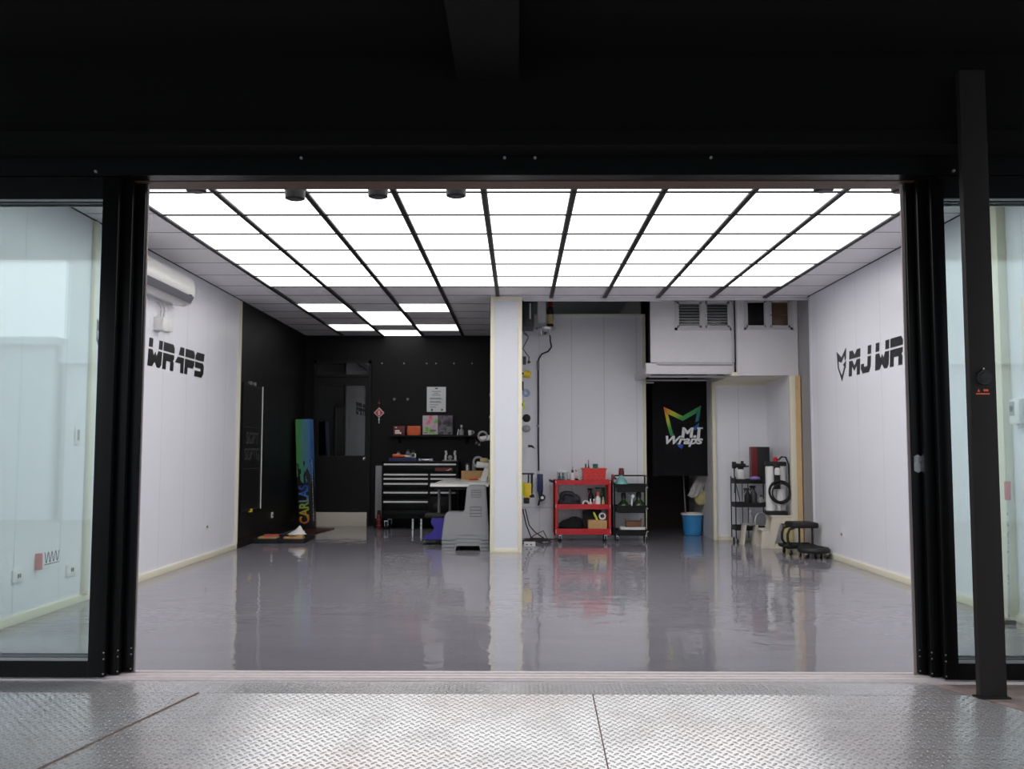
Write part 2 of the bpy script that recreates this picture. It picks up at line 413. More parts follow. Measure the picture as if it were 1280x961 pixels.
struct('trim_6', box(XL, XL+.03, 6.93, 6.99, .055, H-.005, bev=.004), 'cream', label='cream upright on the left wall behind the glass', cat='trim')
struct('trim_7', box(XR-.06, XR, 6.20, 6.30, .055, H-.005, bev=.004), 'cream', label='cream upright on the right wall behind the glass', cat='trim')
struct('baseboard_left_rear', box(XL, XL+.015, 10.72, YB, 0, .08), 'black', label='black baseboard of the dark bay')

# dividing wall with the column end
CX0, CX1, CY = -.308, .030, 10.365
struct('wall_divider', box(CX0, CX1, CY, YB+.1, 0, H+.012), 'column_white', label='white dividing wall ending in a column')
struct('wall_divider_side', box(CX0-.012, CX0, CY+.06, YB, 0, H), 'black_wall', label='black face of the dividing wall toward the dark bay')
c = MB().box(CX0-.006, CX0+.038, CY-.012, CY+.05, 0, H-.005, bev=.003).box(CX1-.038, CX1+.006, CY-.012, CY+.05, 0, H-.005, bev=.003)
c.box(CX0+.038, CX1-.038, CY-.010, CY, 0, .045, bev=.003).box(CX0+.038, CX1-.038, CY-.010, CY, H-.05, H-.005, bev=.003)
struct('trim_8', c, 'cream', label='cream corner trims round the column', cat='trim')

# alcove behind the red cart
AY = 12.1
struct('wall_alcove', box(.03, 1.62, AY, AY+.08, 0, 2.865), 'white_wall_x', label='white panel wall behind the carts')
struct('trim_9', MB().box(1.60, 1.64, AY-.02, AY+.10, 0, 2.885).box(.03, 1.60, AY-.02, AY+.08, 2.865, 2.885), 'cream', label='cream edge of the alcove panel wall', cat='trim')
struct('trim_10', box(.03, .52, AY-.008, AY, .385, .395).box(.50, .51, AY-.008, AY, 0, .385), 'mezz', label='low joint in the alcove wall', cat='trim')
struct('wall_void', box(.03, XR+.1, 16.1, 16.2, 0, 3.4), 'void', label='dark back of the space behind the alcove')
struct('roof_void', box(.02, XR+.1, 10.5, 16.2, 3.3, 3.4), 'void', label='dark roof above the alcove', cat='roof')
struct('wall_void_front', box(.02, XR+.1, 10.42, 10.48, H+.06, 3.4), 'void', label='dark upstand above the ceiling edge')
struct('wall_void_right', box(3.34, 3.40, 10.4, 16.2, 0, 3.4), 'void', label='dark right side of the roof space')
struct('wall_void_left', box(0, .02, 10.48, 16.2, H+.02, 3.4), 'void', label='dark side of the roof space')
# corridor behind the curtain
struct('wall_corridor_left', box(1.60, 1.62, AY+.1, 16.1, 0, 3.3), 'dkbrown', label='dark left side of the corridor')
struct('wall_corridor_right', box(2.455, 2.52, 11.92, 16.1, 0, 3.3), 'mezz', label='grey right side of the corridor')
struct('wall_corridor_end', box(1.62, 2.455, 13.6, 13.7, 0, 3.3), 'dkbrown', label='dark brown end of the corridor')
# right alcove under the mezzanine
struct('wall_recess_back', box(2.49, 3.15, 11.9, 11.96, 0, 1.985), 'white_wall_x', label='white back of the recess under the mezzanine')
struct('wall_recess_side', box(3.14, 3.19, 10.86, 11.96, 0, 1.985), 'white_wall_y', label='white side of the recess under the mezzanine')
struct('wall_recess_outer', box(3.256, 3.36, 10.42, 12.0, 0, 3.3), 'shaded_strip', label='wall strip beyond the recess with shade put into its grey')
struct('trim_11', box(2.445, 2.49, 11.86, 11.97, 0, 1.985, bev=.004).box(2.49, 3.14, 11.888, 11.9, 1.94, 1.985).box(2.49, 3.14, 11.888, 11.9, 0, .045), 'cream', label='cream frame round the recess back', cat='trim')
struct('trim_12', box(3.125, 3.185, 10.80, 10.87, 0, 1.98, bev=.003), 'cream', label='cream edge of the recess side', cat='trim')
struct('trim_13', box(3.185, 3.245, 10.80, 10.90, 0, 1.98), 'wood', label='raw wooden edge beside the recess', cat='trim')
struct('wall_recess_soffit', box(2.49, 3.24, 10.92, 11.96, 1.985, 2.03), 'cream', label='cream soffit over the recess', cat='ceiling')
# mezzanine
struct('wall_mezzanine', box(2.60, 3.25, 10.88, 10.96, 1.985, 2.52).box(2.60, 3.25, 10.88, 10.96, 2.90, 3.3).box(2.60, 2.625, 10.88, 10.96, 2.52, 2.9).box(3.20, 3.25, 10.88, 10.96, 2.52, 2.9), 'mezz', label='grey mezzanine front over the recess')
struct('wall_mezzanine_box', box(1.555, 2.54, 11.0, 11.05, 2.15, 2.53).box(1.555, 2.54, 11.0, 11.05, 2.9, 3.3).box(1.555, 1.84, 11.0, 11.05, 2.53, 2.9).box(2.515, 2.54, 11.0, 11.05, 2.53, 2.9), 'mezz', label='grey mezzanine box over the corridor')
struct('wall_mezzanine_inside', box(1.60, 2.54, 11.5, 11.54, 2.15, 3.3).box(2.56, 3.24, 11.5, 11.54, 2.03, 3.3).box(1.60, 3.2, 11.06, 11.54, 2.13, 2.15), 'void', label='dark sheets standing for the shade inside the mezzanine')  # near-black colour stands in for shade inside the open mezzanine
bm_ = MB().box(1.50, 2.54, 11.02, 11.12, 2.015, 2.145, bev=.004).box(1.50, 1.58, 11.12, 12.1, 2.015, 2.10).prism([(11.3, 2.0), (11.4, 2.0), (11.4, 2.02), (11.3, 2.02)], 'x', 1.58, 2.5)
struct('beam_1', bm_, 'mezz', label='grey beam under the mezzanine box', cat='beam')
struct('trim_14', MB().cyl((1.62, 10.99, 2.135), (2.50, 10.99, 2.135), .012).cyl((2.515, 10.985, 2.15), (2.515, 10.985, 2.85), .011), 'mezzframe', label='grey conduit along the mezzanine box', cat='trim')
struct('pillar_1', box(2.55, 2.61, 10.90, 10.98, 1.985, H+.2), 'mezz', label='grey upright between the mezzanine windows', cat='pillar')
struct('wall_soffit_corridor', box(1.58, 2.455, 11.12, 12.4, 2.10, 2.13), 'void', label='dark soffit in front of the curtain', cat='ceiling')

def window(name, x0, x1, z0, z1, y, label, kind):
    wd = SE(name, label, 'window', ((x0+x1)/2, y, z0)); hw = (x1-x0)/2; h = z1-z0
    f = MB().box(-hw, hw, -.012, .05, 0, .03).box(-hw, hw, -.012, .05, h-.03, h).box(-hw, -hw+.03, -.012, .05, 0, h).box(hw-.03, hw, -.012, .05, 0, h).box(-.022, .022, -.015, .05, 0, h)
    f.build('window_frame', 'mezzframe', wd)
    for s in (-1, 1):
        a, b = sorted((s*.022, s*(hw-.03)))
        sash = MB().box(a, b, -.005, .02, .03, .055).box(a, b, -.005, .02, h-.055, h-.03).box(a, a+.022, -.005, .02, .03, h-.03).box(b-.022, b, -.005, .02, .03, h-.03)
        so = sash.build('sash', 'mezzframe', wd)
        MB().box(a+.02, b-.02, .006, .010, .05, h-.05).build('pane', 'clear', so)
        if kind == 'louvre':
            m = MB()
            for k in range(8):
                z = .065+k*(h-.13)/7; m.prism([(.02, z), (.05, z+.022), (.052, z+.018), (.022, z-.004)], 'x', a+.02, b-.02)
            m.build('louvre_blind', 'mezzframe', so)
        elif s > 0:
            MB().box(a+.035, b-.022, .02, .03, .05, h/2-.012).box(a+.035, b-.022, .02, .03, h/2-.008, h-.05).build('cardboard_infill', 'brown', so)
        MB().box(-.03 if s < 0 else a+.005, -.018 if s < 0 else a+.017, -.022, -.005, h*.42, h*.55).build('latch', 'steel', so)
window('window_1', 1.84, 2.515, 2.53, 2.90, 11.0, 'mezzanine window with two louvred sashes', 'louvre')
window('window_2', 2.625, 3.20, 2.52, 2.90, 10.9, 'mezzanine window with one sash boarded in brown', 'card')

# back door of the dark bay
d = SE('door_1', 'black back door with a smoked glass upper pane', 'door', (-2.635, YB, 0))
MB().box(-.43, -.39, -.05, .0, 0, 2.46).box(.39, .43, -.05, .0, 0, 2.46).box(-.43, .43, -.05, 0, 2.42, 2.46).box(-.39, .39, -.05, 0, 2.215, 2.25).build('door_frame', 'black', d)
leaf = MB().box(-.39, .39, -.035, -.005, .21, 1.04).box(-.39, .39, -.035, -.005, 2.08, 2.21).box(-.39, -.345, -.035, -.005, 1.04, 2.08).box(.345, .39, -.035, -.005, 1.04, 2.08).build('door_leaf', 'black', d)
MB().box(-.345, .345, -.028, -.012, 1.04, 2.08).build('glass_pane', 'dark_glass', leaf)
MB().box(-.39, .39, -.04, -.005, .0, .205, bev=.004).box(-.385, .385, -.043, -.04, .07, .075).box(-.385, .385, -.043, -.04, .14, .145).build('kick_plate', 'beige_plastic', leaf)
MB().cyl((.34, -.035, .99), (.34, -.045, .99), .028).cyl((.34, -.045, .99), (.34, -.08, .99), .012).ball((.34, -.09, .99), .026).build('door_knob', 'chrome', leaf)
MB().box(-.39, .39, -.03, -.015, 2.25, 2.42).build('transom_glass', 'dark_glass', d)

# ------------------------------------------------------------------ front: sliding doors, header, canopy, ramp
HB = 2.463
def leaf_door(name, xin, side, y, label, back, lock=False):
    """sliding glass leaf: inner stile at xin, extends outward (side -1 left, +1 right)"""
    W = 1.15; d = SE(name, label, 'door', (xin, y, 0))
    def X(a, b): return sorted((side*a, side*b))
    st = .081 if side < 0 else .065; f = MB()
    for a, b in ((0, st), (W-st, W)):
        x0, x1 = X(a, b); f.box(x0, x1, -.02, .02, .012, HB-.002, bev=.003)
    x0, x1 = X(st, W-st); f.box(x0, x1, -.02, .02, .012, .09).box(x0, x1, -.02, .02, 2.35, HB-.002)
    f.build('door_frame', 'alu_black', d)
    MB().box(x0, x1, -.004, .004, .09, 2.35).build('glass_pane', 'glass', d)
    MB().box(x0, x1, -.014, -.004, .09, .102).box(x0, x1, -.014, -.004, 2.342, 2.35).build('gasket', 'alu_grey', d)
    if lock:
        x = side*.022
        MB().prism([(x-.018, 1.005), (x, .995), (x+.018, 1.005), (x+.018, 1.075), (x, 1.085), (x-.018, 1.075)], 'y', -.026, -.02).cyl((x, -.03, 1.04), (x, -.026, 1.04), .007).build('lock_plate', 'steel' if side > 0 else 'alu_black', d)
    for k in (.03, .10, .13):
        x = side*(.004)
        MB().cyl((x, -.022, k), (x, -.02, k), .004, n=8).build('screw', 'alu_grey', d)
    return d
for k, (nl, nr) in enumerate((('frontmost', 'frontmost'), ('middle', 'middle'), ('rearmost', 'rearmost'))):
    yy = 4.60+.055*k
    leaf_door(f'door_{2+k}', (-1.992, -1.946, -1.904)[k], -1, yy, f'{nl} sliding glass leaf stacked at the left', k, k == 2)
    leaf_door(f'door_{5+k}', (2.038, 1.995, 1.960)[k], 1, yy, f'{nr} sliding glass leaf stacked at the right', k, k == 2)
struct('trim_15', box(-1.9025, -1.896, 4.71, 4.72, 0, HB), 'jamb', label='pale jamb strip at the left of the opening', cat='trim')
struct('trim_16', box(1.946, 1.9585, 4.715, 4.725, 0, HB), 'jamb', label='pale jamb strip at the right of the opening', cat='trim')
tr = MB().box(-3.3, 3.3, 4.595, 4.76, -.03, .002)
for yy in (4.625, 4.675, 4.735): tr.box(-3.3, 3.3, yy-.012, yy+.012, .002, .010)
struct('trim_17', tr, 'track', label='pale sliding door track on the threshold', cat='trim')
struct('beam_2', box(-4.5, 4.5, 4.56, 4.80, HB, HB+.20), 'alu_black', label='black sliding door header', cat='beam')
struct('trim_18', box(-1.98, 2.0, 4.66, 4.80, HB-.003, HB+.003), 'bronze', label='bronze underside strip of the header', cat='trim')
struct('beam_3', box(-4.5, 4.5, 4.40, 4.56, HB+.10, HB+.17).box(-4.5, 4.5, 4.45, 4.56, HB+.17, 3.02), 'canopy', label='black fascia above the doors', cat='beam')
struct('wall_front', box(-4.5, 4.5, 4.58, 4.78, HB+.2, 3.6), 'canopy', label='black wall above the doors')
struct('wall_front_left', box(-6, -3.3, 4.5, 4.8, -.2, 3.6), 'canopy', label='dark front wall left of the doors')
struct('wall_front_right', box(3.35, 6, 4.5, 4.8, -.2, 3.6), 'canopy', label='dark front wall right of the doors')
struct('roof_canopy', box(-6, 6, -.1, 4.58, 3.02, 3.12), 'canopy', label='black canopy over the forecourt', cat='roof')
struct('beam_4', box(-.30, .0, -.1, 4.45, 2.90, 3.02), 'canopy_beam', label='black steel beam under the canopy', cat='beam')
sc_ = MB()
for x, z in ((-2.10, HB+.018), (2.145, HB+.018), (-1.08, HB+.085), (-.07, HB+.085), (.08, HB+.085), (.95, HB+.085)):
    sc_.cyl((x, 4.548, z), (x, 4.56, z), .007, n=8)
struct('trim_19', sc_, 'alu_grey', label='small screw heads on the door header', cat='trim')

# ramp (rises to the threshold at about seven degrees) and kerb
def quad_plate(name, pts, thick, m, label):
    mb = MB(); A = [mb._v(p) for p in pts]; B = [mb._v((p[0], p[1], p[2]-thick)) for p in pts]; n = len(pts)
    for i in range(n): mb.bm.faces.new([A[i], A[(i+1) % n], B[(i+1) % n], B[i]])
    mb.bm.faces.new(A); mb.bm.faces.new(B[::-1])
    return tag(mb.build(name, m), label, 'ramp plate')
YR, SL = 4.365, .123
def rz_(y): return -.004-(YR-y)*SL if y < YR else -.004
def rp(x, y): return (x, y, rz_(y))
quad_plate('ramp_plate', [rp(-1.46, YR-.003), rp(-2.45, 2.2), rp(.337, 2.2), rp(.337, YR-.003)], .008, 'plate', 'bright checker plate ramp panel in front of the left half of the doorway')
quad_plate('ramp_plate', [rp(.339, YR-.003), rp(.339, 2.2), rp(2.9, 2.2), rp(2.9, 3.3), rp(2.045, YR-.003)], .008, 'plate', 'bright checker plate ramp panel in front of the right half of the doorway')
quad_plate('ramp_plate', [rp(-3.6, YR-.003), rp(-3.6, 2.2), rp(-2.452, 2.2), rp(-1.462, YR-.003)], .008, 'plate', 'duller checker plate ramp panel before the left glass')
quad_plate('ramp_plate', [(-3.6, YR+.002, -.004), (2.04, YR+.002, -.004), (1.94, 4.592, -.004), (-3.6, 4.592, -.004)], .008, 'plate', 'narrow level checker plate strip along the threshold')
struct('trim_21', MB().tube([(-1.461, YR-.003, -.003), (-2.451, 2.2, rz_(2.2)+.001)], .004, 6), 'weld', label='rusty weld seam on the left of the ramp', cat='trim')
struct('trim_22', MB().tube([(.338, YR-.003, -.004), (.338, 2.2, rz_(2.2)-.001)], .003, 6), 'weld', label='dark seam down the middle of the ramp', cat='trim')
kb = MB(); ks = [(2.07, YR+.02), (1.96, 4.592), (6, 4.592), (6, 2.0), (3.2, 2.0), (2.93, 3.28)]
A = [kb._v((x, y, -.012)) for x, y in ks]; B = [kb._v((x, y, -.6)) for x, y in ks]
for i in range(6): kb.bm.faces.new([A[i], A[(i+1) % 6], B[(i+1) % 6], B[i]])
kb.bm.faces.new(A); kb.bm.faces.new(B[::-1])
bmesh.ops.triangulate(kb.bm, faces=list(kb.bm.faces))
struct('kerb', kb, 'concrete', label='rough pinkish concrete kerb at the post foot', cat='kerb')
struct('ground', box(-30, 30, -30, 2.2, -.45, -.30), 'asphalt', label='street in front of the workshop')
struct('ground_fill', box(-6, 2.3, 2.2, 4.6, -.45, -.32), 'asphalt', label='ground under the ramp', cat='ground')
bd = tag(MB().box(-30, -9.6, -16, -10, -.3, 3.3).box(-30, -9.5, -16.1, -9.8, 3.3, 3.45).build('building', 'facade'), 'pale low building across the street reflected in the left glass', 'building')
bd2 = tag(MB().box(-9.4, 30, -16, -10, -.3, 7).box(-9.4, 30, -9.98, -9.8, 2.9, 3.3).build('building', 'facade'), 'tall pale building across the street reflected in the right glass', 'building')

# steel post
p = T('steel_post', 'brown black square steel post standing on the kerb before the right glass', 'post', (2.142, 4.352, 0))
MB().box(-.061, .061, -.022, .022, -.012, 2.9, bev=.006).build('shaft', 'post', p)
MB().box(-.075, .075, -.03, .03, -.012, -.004, bev=.002).build('base_plate', 'post', p)
st = box(-.034, .028, -.0235, -.022, 1.362, 1.368).box(.0, .022, -.0235, -.022, 1.376, 1.386).build('warning_sticker', 'orange', p)
MB().prism([(-.028, 1.374), (-.016, 1.374), (-.022, 1.388)], 'y', -.0235, -.022).build('warning_triangle', 'orange', st)
s = T('door_sensor', 'small round black sensor fixed to the face of the steel post', 'sensor', (2.144, 4.3295, 1.44))
MB().cyl((0, 0, 0), (0, -.014, 0), .037, .034, 28).cyl((0, -.014, 0), (0, -.019, 0), .024, .022, 24).build('housing', 'rubber', s)
MB().ball((0, -.006, .041), .004, 6).build('indicator_lamp', 'white_plastic', s)

# ------------------------------------------------------------------ ceiling spots
spot0 = None
def spot(x, zb, lb):
    global spot0
    if spot0 is None:
        spot0 = T('ceiling_spotlight', lb, 'spotlight', (x, 5.7, zb), 0, 'black cylinder spotlights behind the header')
        MB().lathe([(.045, .0), (.060, .006), (.062, .05), (.060, .11)], n=28).build('lamp_housing', 'black', spot0)
        MB().torus((0, 0, .06), .0625, .0025).torus((0, 0, .07), .0625, .0025).build('cooling_ring', 'rubber', spot0)
        MB().cyl((0, 0, .11), (0, 0, .125), .03).cyl((0, 0, .12), (0, 0, H-zb), .012).build('stem', 'rubber', spot0)
        MB().cyl((0, 0, -.001), (0, 0, .004), .042).build('lens', 'dkgrey', spot0)
    else: dup(spot0, (x, 5.7, zb), lb)
spot(-1.386, 2.652, 'black cylinder spotlight hanging lowest, left of the three at the header')
spot(-.872, 2.664, 'black cylinder spotlight in the middle of the three at the header')
spot(-.388, 2.668, 'black cylinder spotlight right of the three at the header')
spot(-2.0, 2.700, 'black cylinder spotlight just peeping below the header at its left end')
spot(1.88, 2.700, 'black cylinder spotlight just peeping below the header toward its right end')
spot(2.36, 2.695, 'black cylinder spotlight half hidden at the right door jamb')

# ------------------------------------------------------------------ air conditioner, wall boxes
a = T('air_conditioner', 'white split air conditioner high on the left wall', 'air conditioner', (XL, 8.02, 2.43))
prof = [(0, .02), (.10, .0), (.165, .03), (.195, .08), (.205, .13), (.20, .20), (.18, .255), (.14, .285), (0, .29)]
MB().prism([(x, z) for x, z in prof], 'y', -.57, .57).build('body', 'white_plastic', a)
MB().prism([(.170, .034), (.199, .080), (.201, .088), (.209, .088), (.206, .076), (.176, .026)], 'y', -.54, .54).build('air_louvre', 'louvre', a)
MB().prism([(.0, .018), (.105, -.002), (.105, .004), (.0, .024)], 'y', -.5, .5).build('underside_panel', 'white_plastic', a)
MB().box(.196, .2065, .44, .50, .092, .10).build('display', 'dkgrey', a)
for y0 in (-.576, .568):
    MB().prism([(0, .02), (.10, .0), (.165, .03), (.195, .08), (.207, .13), (.202, .20), (.182, .257), (.14, .287), (0, .292)], 'y', y0, y0+.008).build('end_cap', 'white_plastic', a)
j = T('junction_box', 'white junction box with conduits below the air conditioner', 'junction box', (XL, 8.22, 2.16))
MB().box(0, .085, -.065, .065, 0, .12, bev=.006).build('box_body', 'white_plastic', j)
MB().tube([(.03, .01, .12), (.03, .03, .20), (.02, .0, .262)], .008).tube([(.05, .03, .12), (.04, .08, .2), (.03, .06, .262)], .008).build('conduit', 'mezzframe', j)
j = T('junction_box', 'flat white switch box right beside the junction box on the left wall', 'junction box', (XL, 8.44, 2.185))
MB().box(0, .035, -.11, .09, 0, .10, bev=.006).build('box_body', 'white_plastic', j)
def outlet(x, y, z, side, lb, h=.075, wd=.075, kind='outlet'):
    o = T('wall_outlet' if kind == 'outlet' else 'light_switch', lb, kind.replace('_', ' '), (x, y, z))
    MB().box(0, side*.012, -wd/2, wd/2, 0, h, bev=.003) if False else None
    a, b = sorted((0, side*.012))
    MB().box(a, b, -wd/2, wd/2, 0, h, bev=.003).build('cover_plate', 'white_plastic', o)
    a, b = sorted((side*.012, side*.015))
    if kind == 'outlet':
        MB().box(a, b, -.018, -.006, h*.35, h*.65).box(a, b, .006, .018, h*.35, h*.65).build('socket_slot', 'dkgrey', o)
    else:
        MB().box(a, b, -wd*.2, wd*.2, h*.2, h*.8).build('rocker', 'grey_plastic', o)
outlet(XL, 9.68, .29, 1, 'white wall outlet low on the left wall near its far end')
outlet(XR, 9.51, .24, -1, 'white wall outlet low on the right wall')
outlet(XL, 12.25, .24, 1, 'white wall outlet on the black left wall above the trays')
outlet(XL, 6.77, .21, 1, 'white double outlet behind the left glass beside the cream upright', .085, .16)
outlet(XL, 6.05, .26, 1, 'white outlet behind the left glass near the frame edge', .085, .14)
outlet(XL, 6.79, 1.15, 1, 'tall white switch plate behind the left glass', .13, .075, 'light_switch')
outlet(XR, 5.96, 1.12, -1, 'tall white switch plate behind the right glass', .13, .075, 'light_switch')
r = T('wire_hook', 'faded red holder with coiled wire on the wall behind the left glass', 'hook', (XL, 6.28, .31))
MB().box(0, .035, -.02, .02, 0, .11, bev=.006).build('holder', 'pink', r)
MB().tube([(.04, .03+.20*i/48, .075+.035*math.cos(i*2*PI/12)) if True else 0 for i in range(49)], .0025, 6).tube([(.04, .03, .03), (.04, .23, .03)], .0025, 6).build('wire', 'dkgrey', r)
e = T('electrical_panel', 'cream framed electrical panel door on the right wall behind the glass', 'electrical panel', (XR, 5.66, 1.59))
MB().box(-.03, 0, -.33, .33, 0, .05).box(-.03, 0, -.33, .33, .45, .50).box(-.03, 0, .28, .33, .05, .45).box(-.03, 0, -.33, -.28, .05, .45).build('panel_frame', 'cream', e)
MB().box(-.012, 0, -.28, .28, .05, .45).build('panel_door', 'beige_plastic', e)
MB().box(-.02, -.012, .235, .255, .22, .28).build('latch', 'dkgrey', e)
i_ = T('intercom', 'white intercom handset unit on the right wall behind the glass', 'intercom', (XR, 6.08, 1.28))
MB().box(-.05, 0, -.06, .06, 0, .16, bev=.006).build('housing', 'white_plastic', i_)
MB().box(-.053, -.05, -.005, .052, .055, .145).build('screen', 'grey_plastic', i_)
MB().cyl((-.053, .025, .10), (-.056, .025, .10), .02).build('lens', 'dkgrey', i_)
MB().tube([(-.02, .02, 0), (-.025, .0, -.03), (-.02, -.04, -.02), (-.015, -.05, .01)], .004).build('cable', 'mezzframe', i_)
b = T('floor_squeegee', 'thin rod with faded red grip leaning at the right wall behind the glass', 'squeegee', (3.14, 6.12, 0))
MB().cyl((0, 0, .02), (.02, 0, .80), .006, n=10).build('rod', 'steel', b)
MB().cyl((.02, 0, .79), (.022, 0, .91), .018, .020, 14).build('grip', 'pink', b)
MB().box(-.08, .04, -.012, .012, 0, .025, bev=.004).build('blade', 'rubber', b)

# ------------------------------------------------------------------ lettering on the walls
GL = {
 'M': (.31, [[(0, .68), (0, 1), (.28, 1), (.5, .80), (.72, 1), (1, 1), (1, .68)], [(0, 0), (0, .6), (.28, .6), (.5, .36), (.72, .6), (1, .6), (1, 0), (.74, 0), (.74, .40), (.5, .18), (.26, .40), (.26, 0)]]),
 'J': (.26, [[(.68, .68), (.68, 1), (1, 1), (1, .68)], [(.68, .6), (1, .6), (1, .2), (.82, 0), (.2, 0), (0, .18), (0, .36), (.3, .36), (.3, .24), (.68, .24)]]),
 'W': (.325, [[(0, .68), (0, 1), (.26, 1), (.26, .68)], [(.74, .68), (.74, 1), (1, 1), (1, .68)], [(0, 0), (0, .6), (.27, .6), (.40, .38), (.5, .54), (.60, .38), (.73, .6), (1, .6), (1, .12), (.88, 0), (.68, 0), (.5, .2), (.32, 0)]]),
 'R': (.28, [[(0, .68), (0, 1), (.86, 1), (1, .86), (1, .68)], [(0, 0), (0, .6), (1, .6), (1, .44), (.9, .38), (1, .30), (1, 0), (.70, 0), (.70, .32), (.30, .32), (.30, 0)]]),
 'A': (.25, [[(.38, .68), (.52, 1), (.94, 1), (.96, .68)], [(.02, .36), (.3, .6), (.97, .6), (1, 0), (.66, 0), (.64, .36)]]),
 'P': (.27, [[(0, .68), (0, 1), (.86, 1), (1, .86), (1, .68)], [(0, 0), (0, .6), (1, .6), (1, .42), (.86, .28), (.30, .28), (.30, 0)]]),
 'S': (.27, [[(0, .68), (0, .84), (.16, 1), (1, 1), (.94, .68)], [(0, .6), (.84, .6), (1, .48), (1, .16), (.80, 0), (0, 0), (0, .24), (.66, .24), (.66, .36), (0, .36)]]),
}
SHIELD = [[(0, .96), (.12, .66), (.50, .58), (.50, .74)], [(1, 1.0), (.5, .74), (.5, .60), (.80, .78)],
          [(0, .96), (.10, .42), (.20, .38), (.15, .66)], [(.10, .44), (.5, 0), (.5, .16), (.2, .42)],
          [(1, 1), (.97, .68), (.86, .62), (.84, .80)], [(.96, .60), (.92, .38), (.66, .50)], [(.9, .42), (.5, 0), (.5, .16), (.80, .44)]]
def wall_letters(x, ystart, dirn, face, lb):
    """letters run from ystart along dirn*Y on a wall at x whose face looks toward `face`*X"""
    t = T('wall_lettering', lb, 'lettering', (x, ystart, 1.84))
    th = .004*face
    def poly(mb, pl, u0, wd, z0, hh, sh=.0):
        mb.prism([(dirn*(u0+px*wd+sh*pz*hh), z0+pz*hh) for px, pz in pl], 'x', 0, th)
    mb = MB()
    for pl in SHIELD: poly(mb, pl, 0, .27, -.03, .32)
    mb.build('emblem', 'vinyl_black', t)
    u = .335
    for ch in 'MJ WRAPS':
        if ch == ' ': u += .09; continue
        wd, pls = GL[ch]; mb = MB()
        for pl in pls: poly(mb, pl, u, wd*.94, 0, .245, .13)
        mb.build('letter', 'vinyl_black', t); u += wd+.012
wall_letters(XL, 7.02, 1, 1, 'black MJ WRAPS lettering with shield emblem on the white left wall')
wall_letters(XR, 9.555, -1, -1, 'black MJ WRAPS lettering with shield emblem on the white right wall')
# ------------------------------------------------------------------ dark bay, left side
f = T('film_carton', 'tall rainbow and black carton reading CARLAS standing in the black corner', 'carton', (-3.00, 13.42, 0))
f.rotation_euler = (0, math.radians(-2.6), 0)
MB().box(-.098, .098, -.14, .14, .004, 1.56, bev=.004).build('box_body', 'film_box', f)
text_mesh('lettering', 'CARLAS', .185, 'film_text', f, at(.055, -.1415, .085, Matrix.Rotation(-PI/2, 4, 'Y')), align='LEFT', offset=.006, squash=.82)
m = MB(); z = .12
for k in range(22):
    h = .018+.010*((k*7) % 3); m.box(.098, .0995, -.05, -.02, z, z+h); z += h+.012
m.build('side_print', 'letter_white', f)
def tray(x, y, wx, wy, lb, rz=0):
    t = T('shoe_tray', lb, 'tray', (x, y, 0), rz)
    MB().box(-wx/2, wx/2, -wy/2, wy/2, 0, .02, bev=.003).build('tray_base', 'rubber', t)
    m = MB().box(-wx/2, wx/2, -wy/2, -wy/2+.02, .018, .055, bev=.003).box(-wx/2, wx/2, wy/2-.02, wy/2, .018, .055, bev=.003).box(-wx/2, -wx/2+.02, -wy/2+.02, wy/2-.02, .018, .055).box(wx/2-.02, wx/2, -wy/2+.02, wy/2-.02, .018, .055)
    m.build('rim', 'rubber', t)
tray(-3.045, 11.62, .29, .60, 'black rubber tray holding a tan block, nearest the white left wall')
tray(-2.735, 11.64, .32, .62, 'black rubber tray holding a tan block and a white cloth')
for x, lb in ((-3.045, 'tan wooden block with a pink pad in the tray by the white wall'), (-2.735, 'tan wooden block under the white cloth in the second tray')):
    b = T('sanding_block', lb, 'block', (x, 11.52, .021))
    MB().box(-.115, .115, -.07, .07, 0, .045, bev=.006).build('block_body', 'card', b)
    MB().box(-.06, .11, -.03, .06, .045, .07, bev=.006).build('pad', 'pink' if x < -3 else 'wood', b)
c = MB(); rr = random.Random(11); ring = []
for q_ in range(6):
    v = q_/5; R0 = .110*(1-v)+.006; z = .105*v**1.4
    ring.append([c._v((.045*v+R0*(1+.22*math.sin(3*a_*.5236+q_*.4)+rr.uniform(-.1, .1))*math.cos(a_*.5236), .62*R0*(1+.2*math.cos(4*a_*.5236)+rr.uniform(-.1, .1))*math.sin(a_*.5236), z)) for a_ in range(12)])
for A_, B_ in zip(ring, ring[1:]):
    for a_ in range(12): c.bm.faces.new([A_[a_], A_[(a_+1) % 12], B_[(a_+1) % 12], B_[a_]])
c.bm.faces.new(ring[0][::-1]); c.bm.faces.new(ring[-1])
c = c.build('crumpled_cloth', 'cloth_white', None, 50); c.location = (-2.715, 11.53, .0925); tag(c, 'crumpled white cloth lying on a tan block in a black tray', 'cloth')
k = T('metal_clamp', 'small grey metal clamp lying at the back of the tray with the white cloth', 'clamp', (-2.80, 11.80, .021))
MB().tube([(-.07, 0, .03), (-.03, .0, .05), (.04, .02, .06), (.08, .0, .05)], .012).build('jaw', 'grey_metal', k)
MB().cyl((-.02, 0, 0), (-.02, 0, .05), .012).cyl((.03, 0, .0), (.03, .01, .055), .012).build('handle', 'steel', k)
m = MB().box(-.16, .16, -.68, .68, 0, .014, bev=.004).build('floor_mat', 'matprint'); m.location = (-2.86, 12.85, 0); m.rotation_euler = (0, 0, -.10)
tag(m, 'dark patterned runner mat on the floor between trays and black door', 'mat')
b = T('display_board', 'black panel with white edging and dull grey print on the black left wall', 'board', (XL, 11.22, .40))
MB().box(0, .02, -.40, .40, 0, 1.50).build('panel', 'black', b)
MB().box(.0, .03, .39, .405, 0, 1.50).build('edge_strip', 'white_plastic', b)
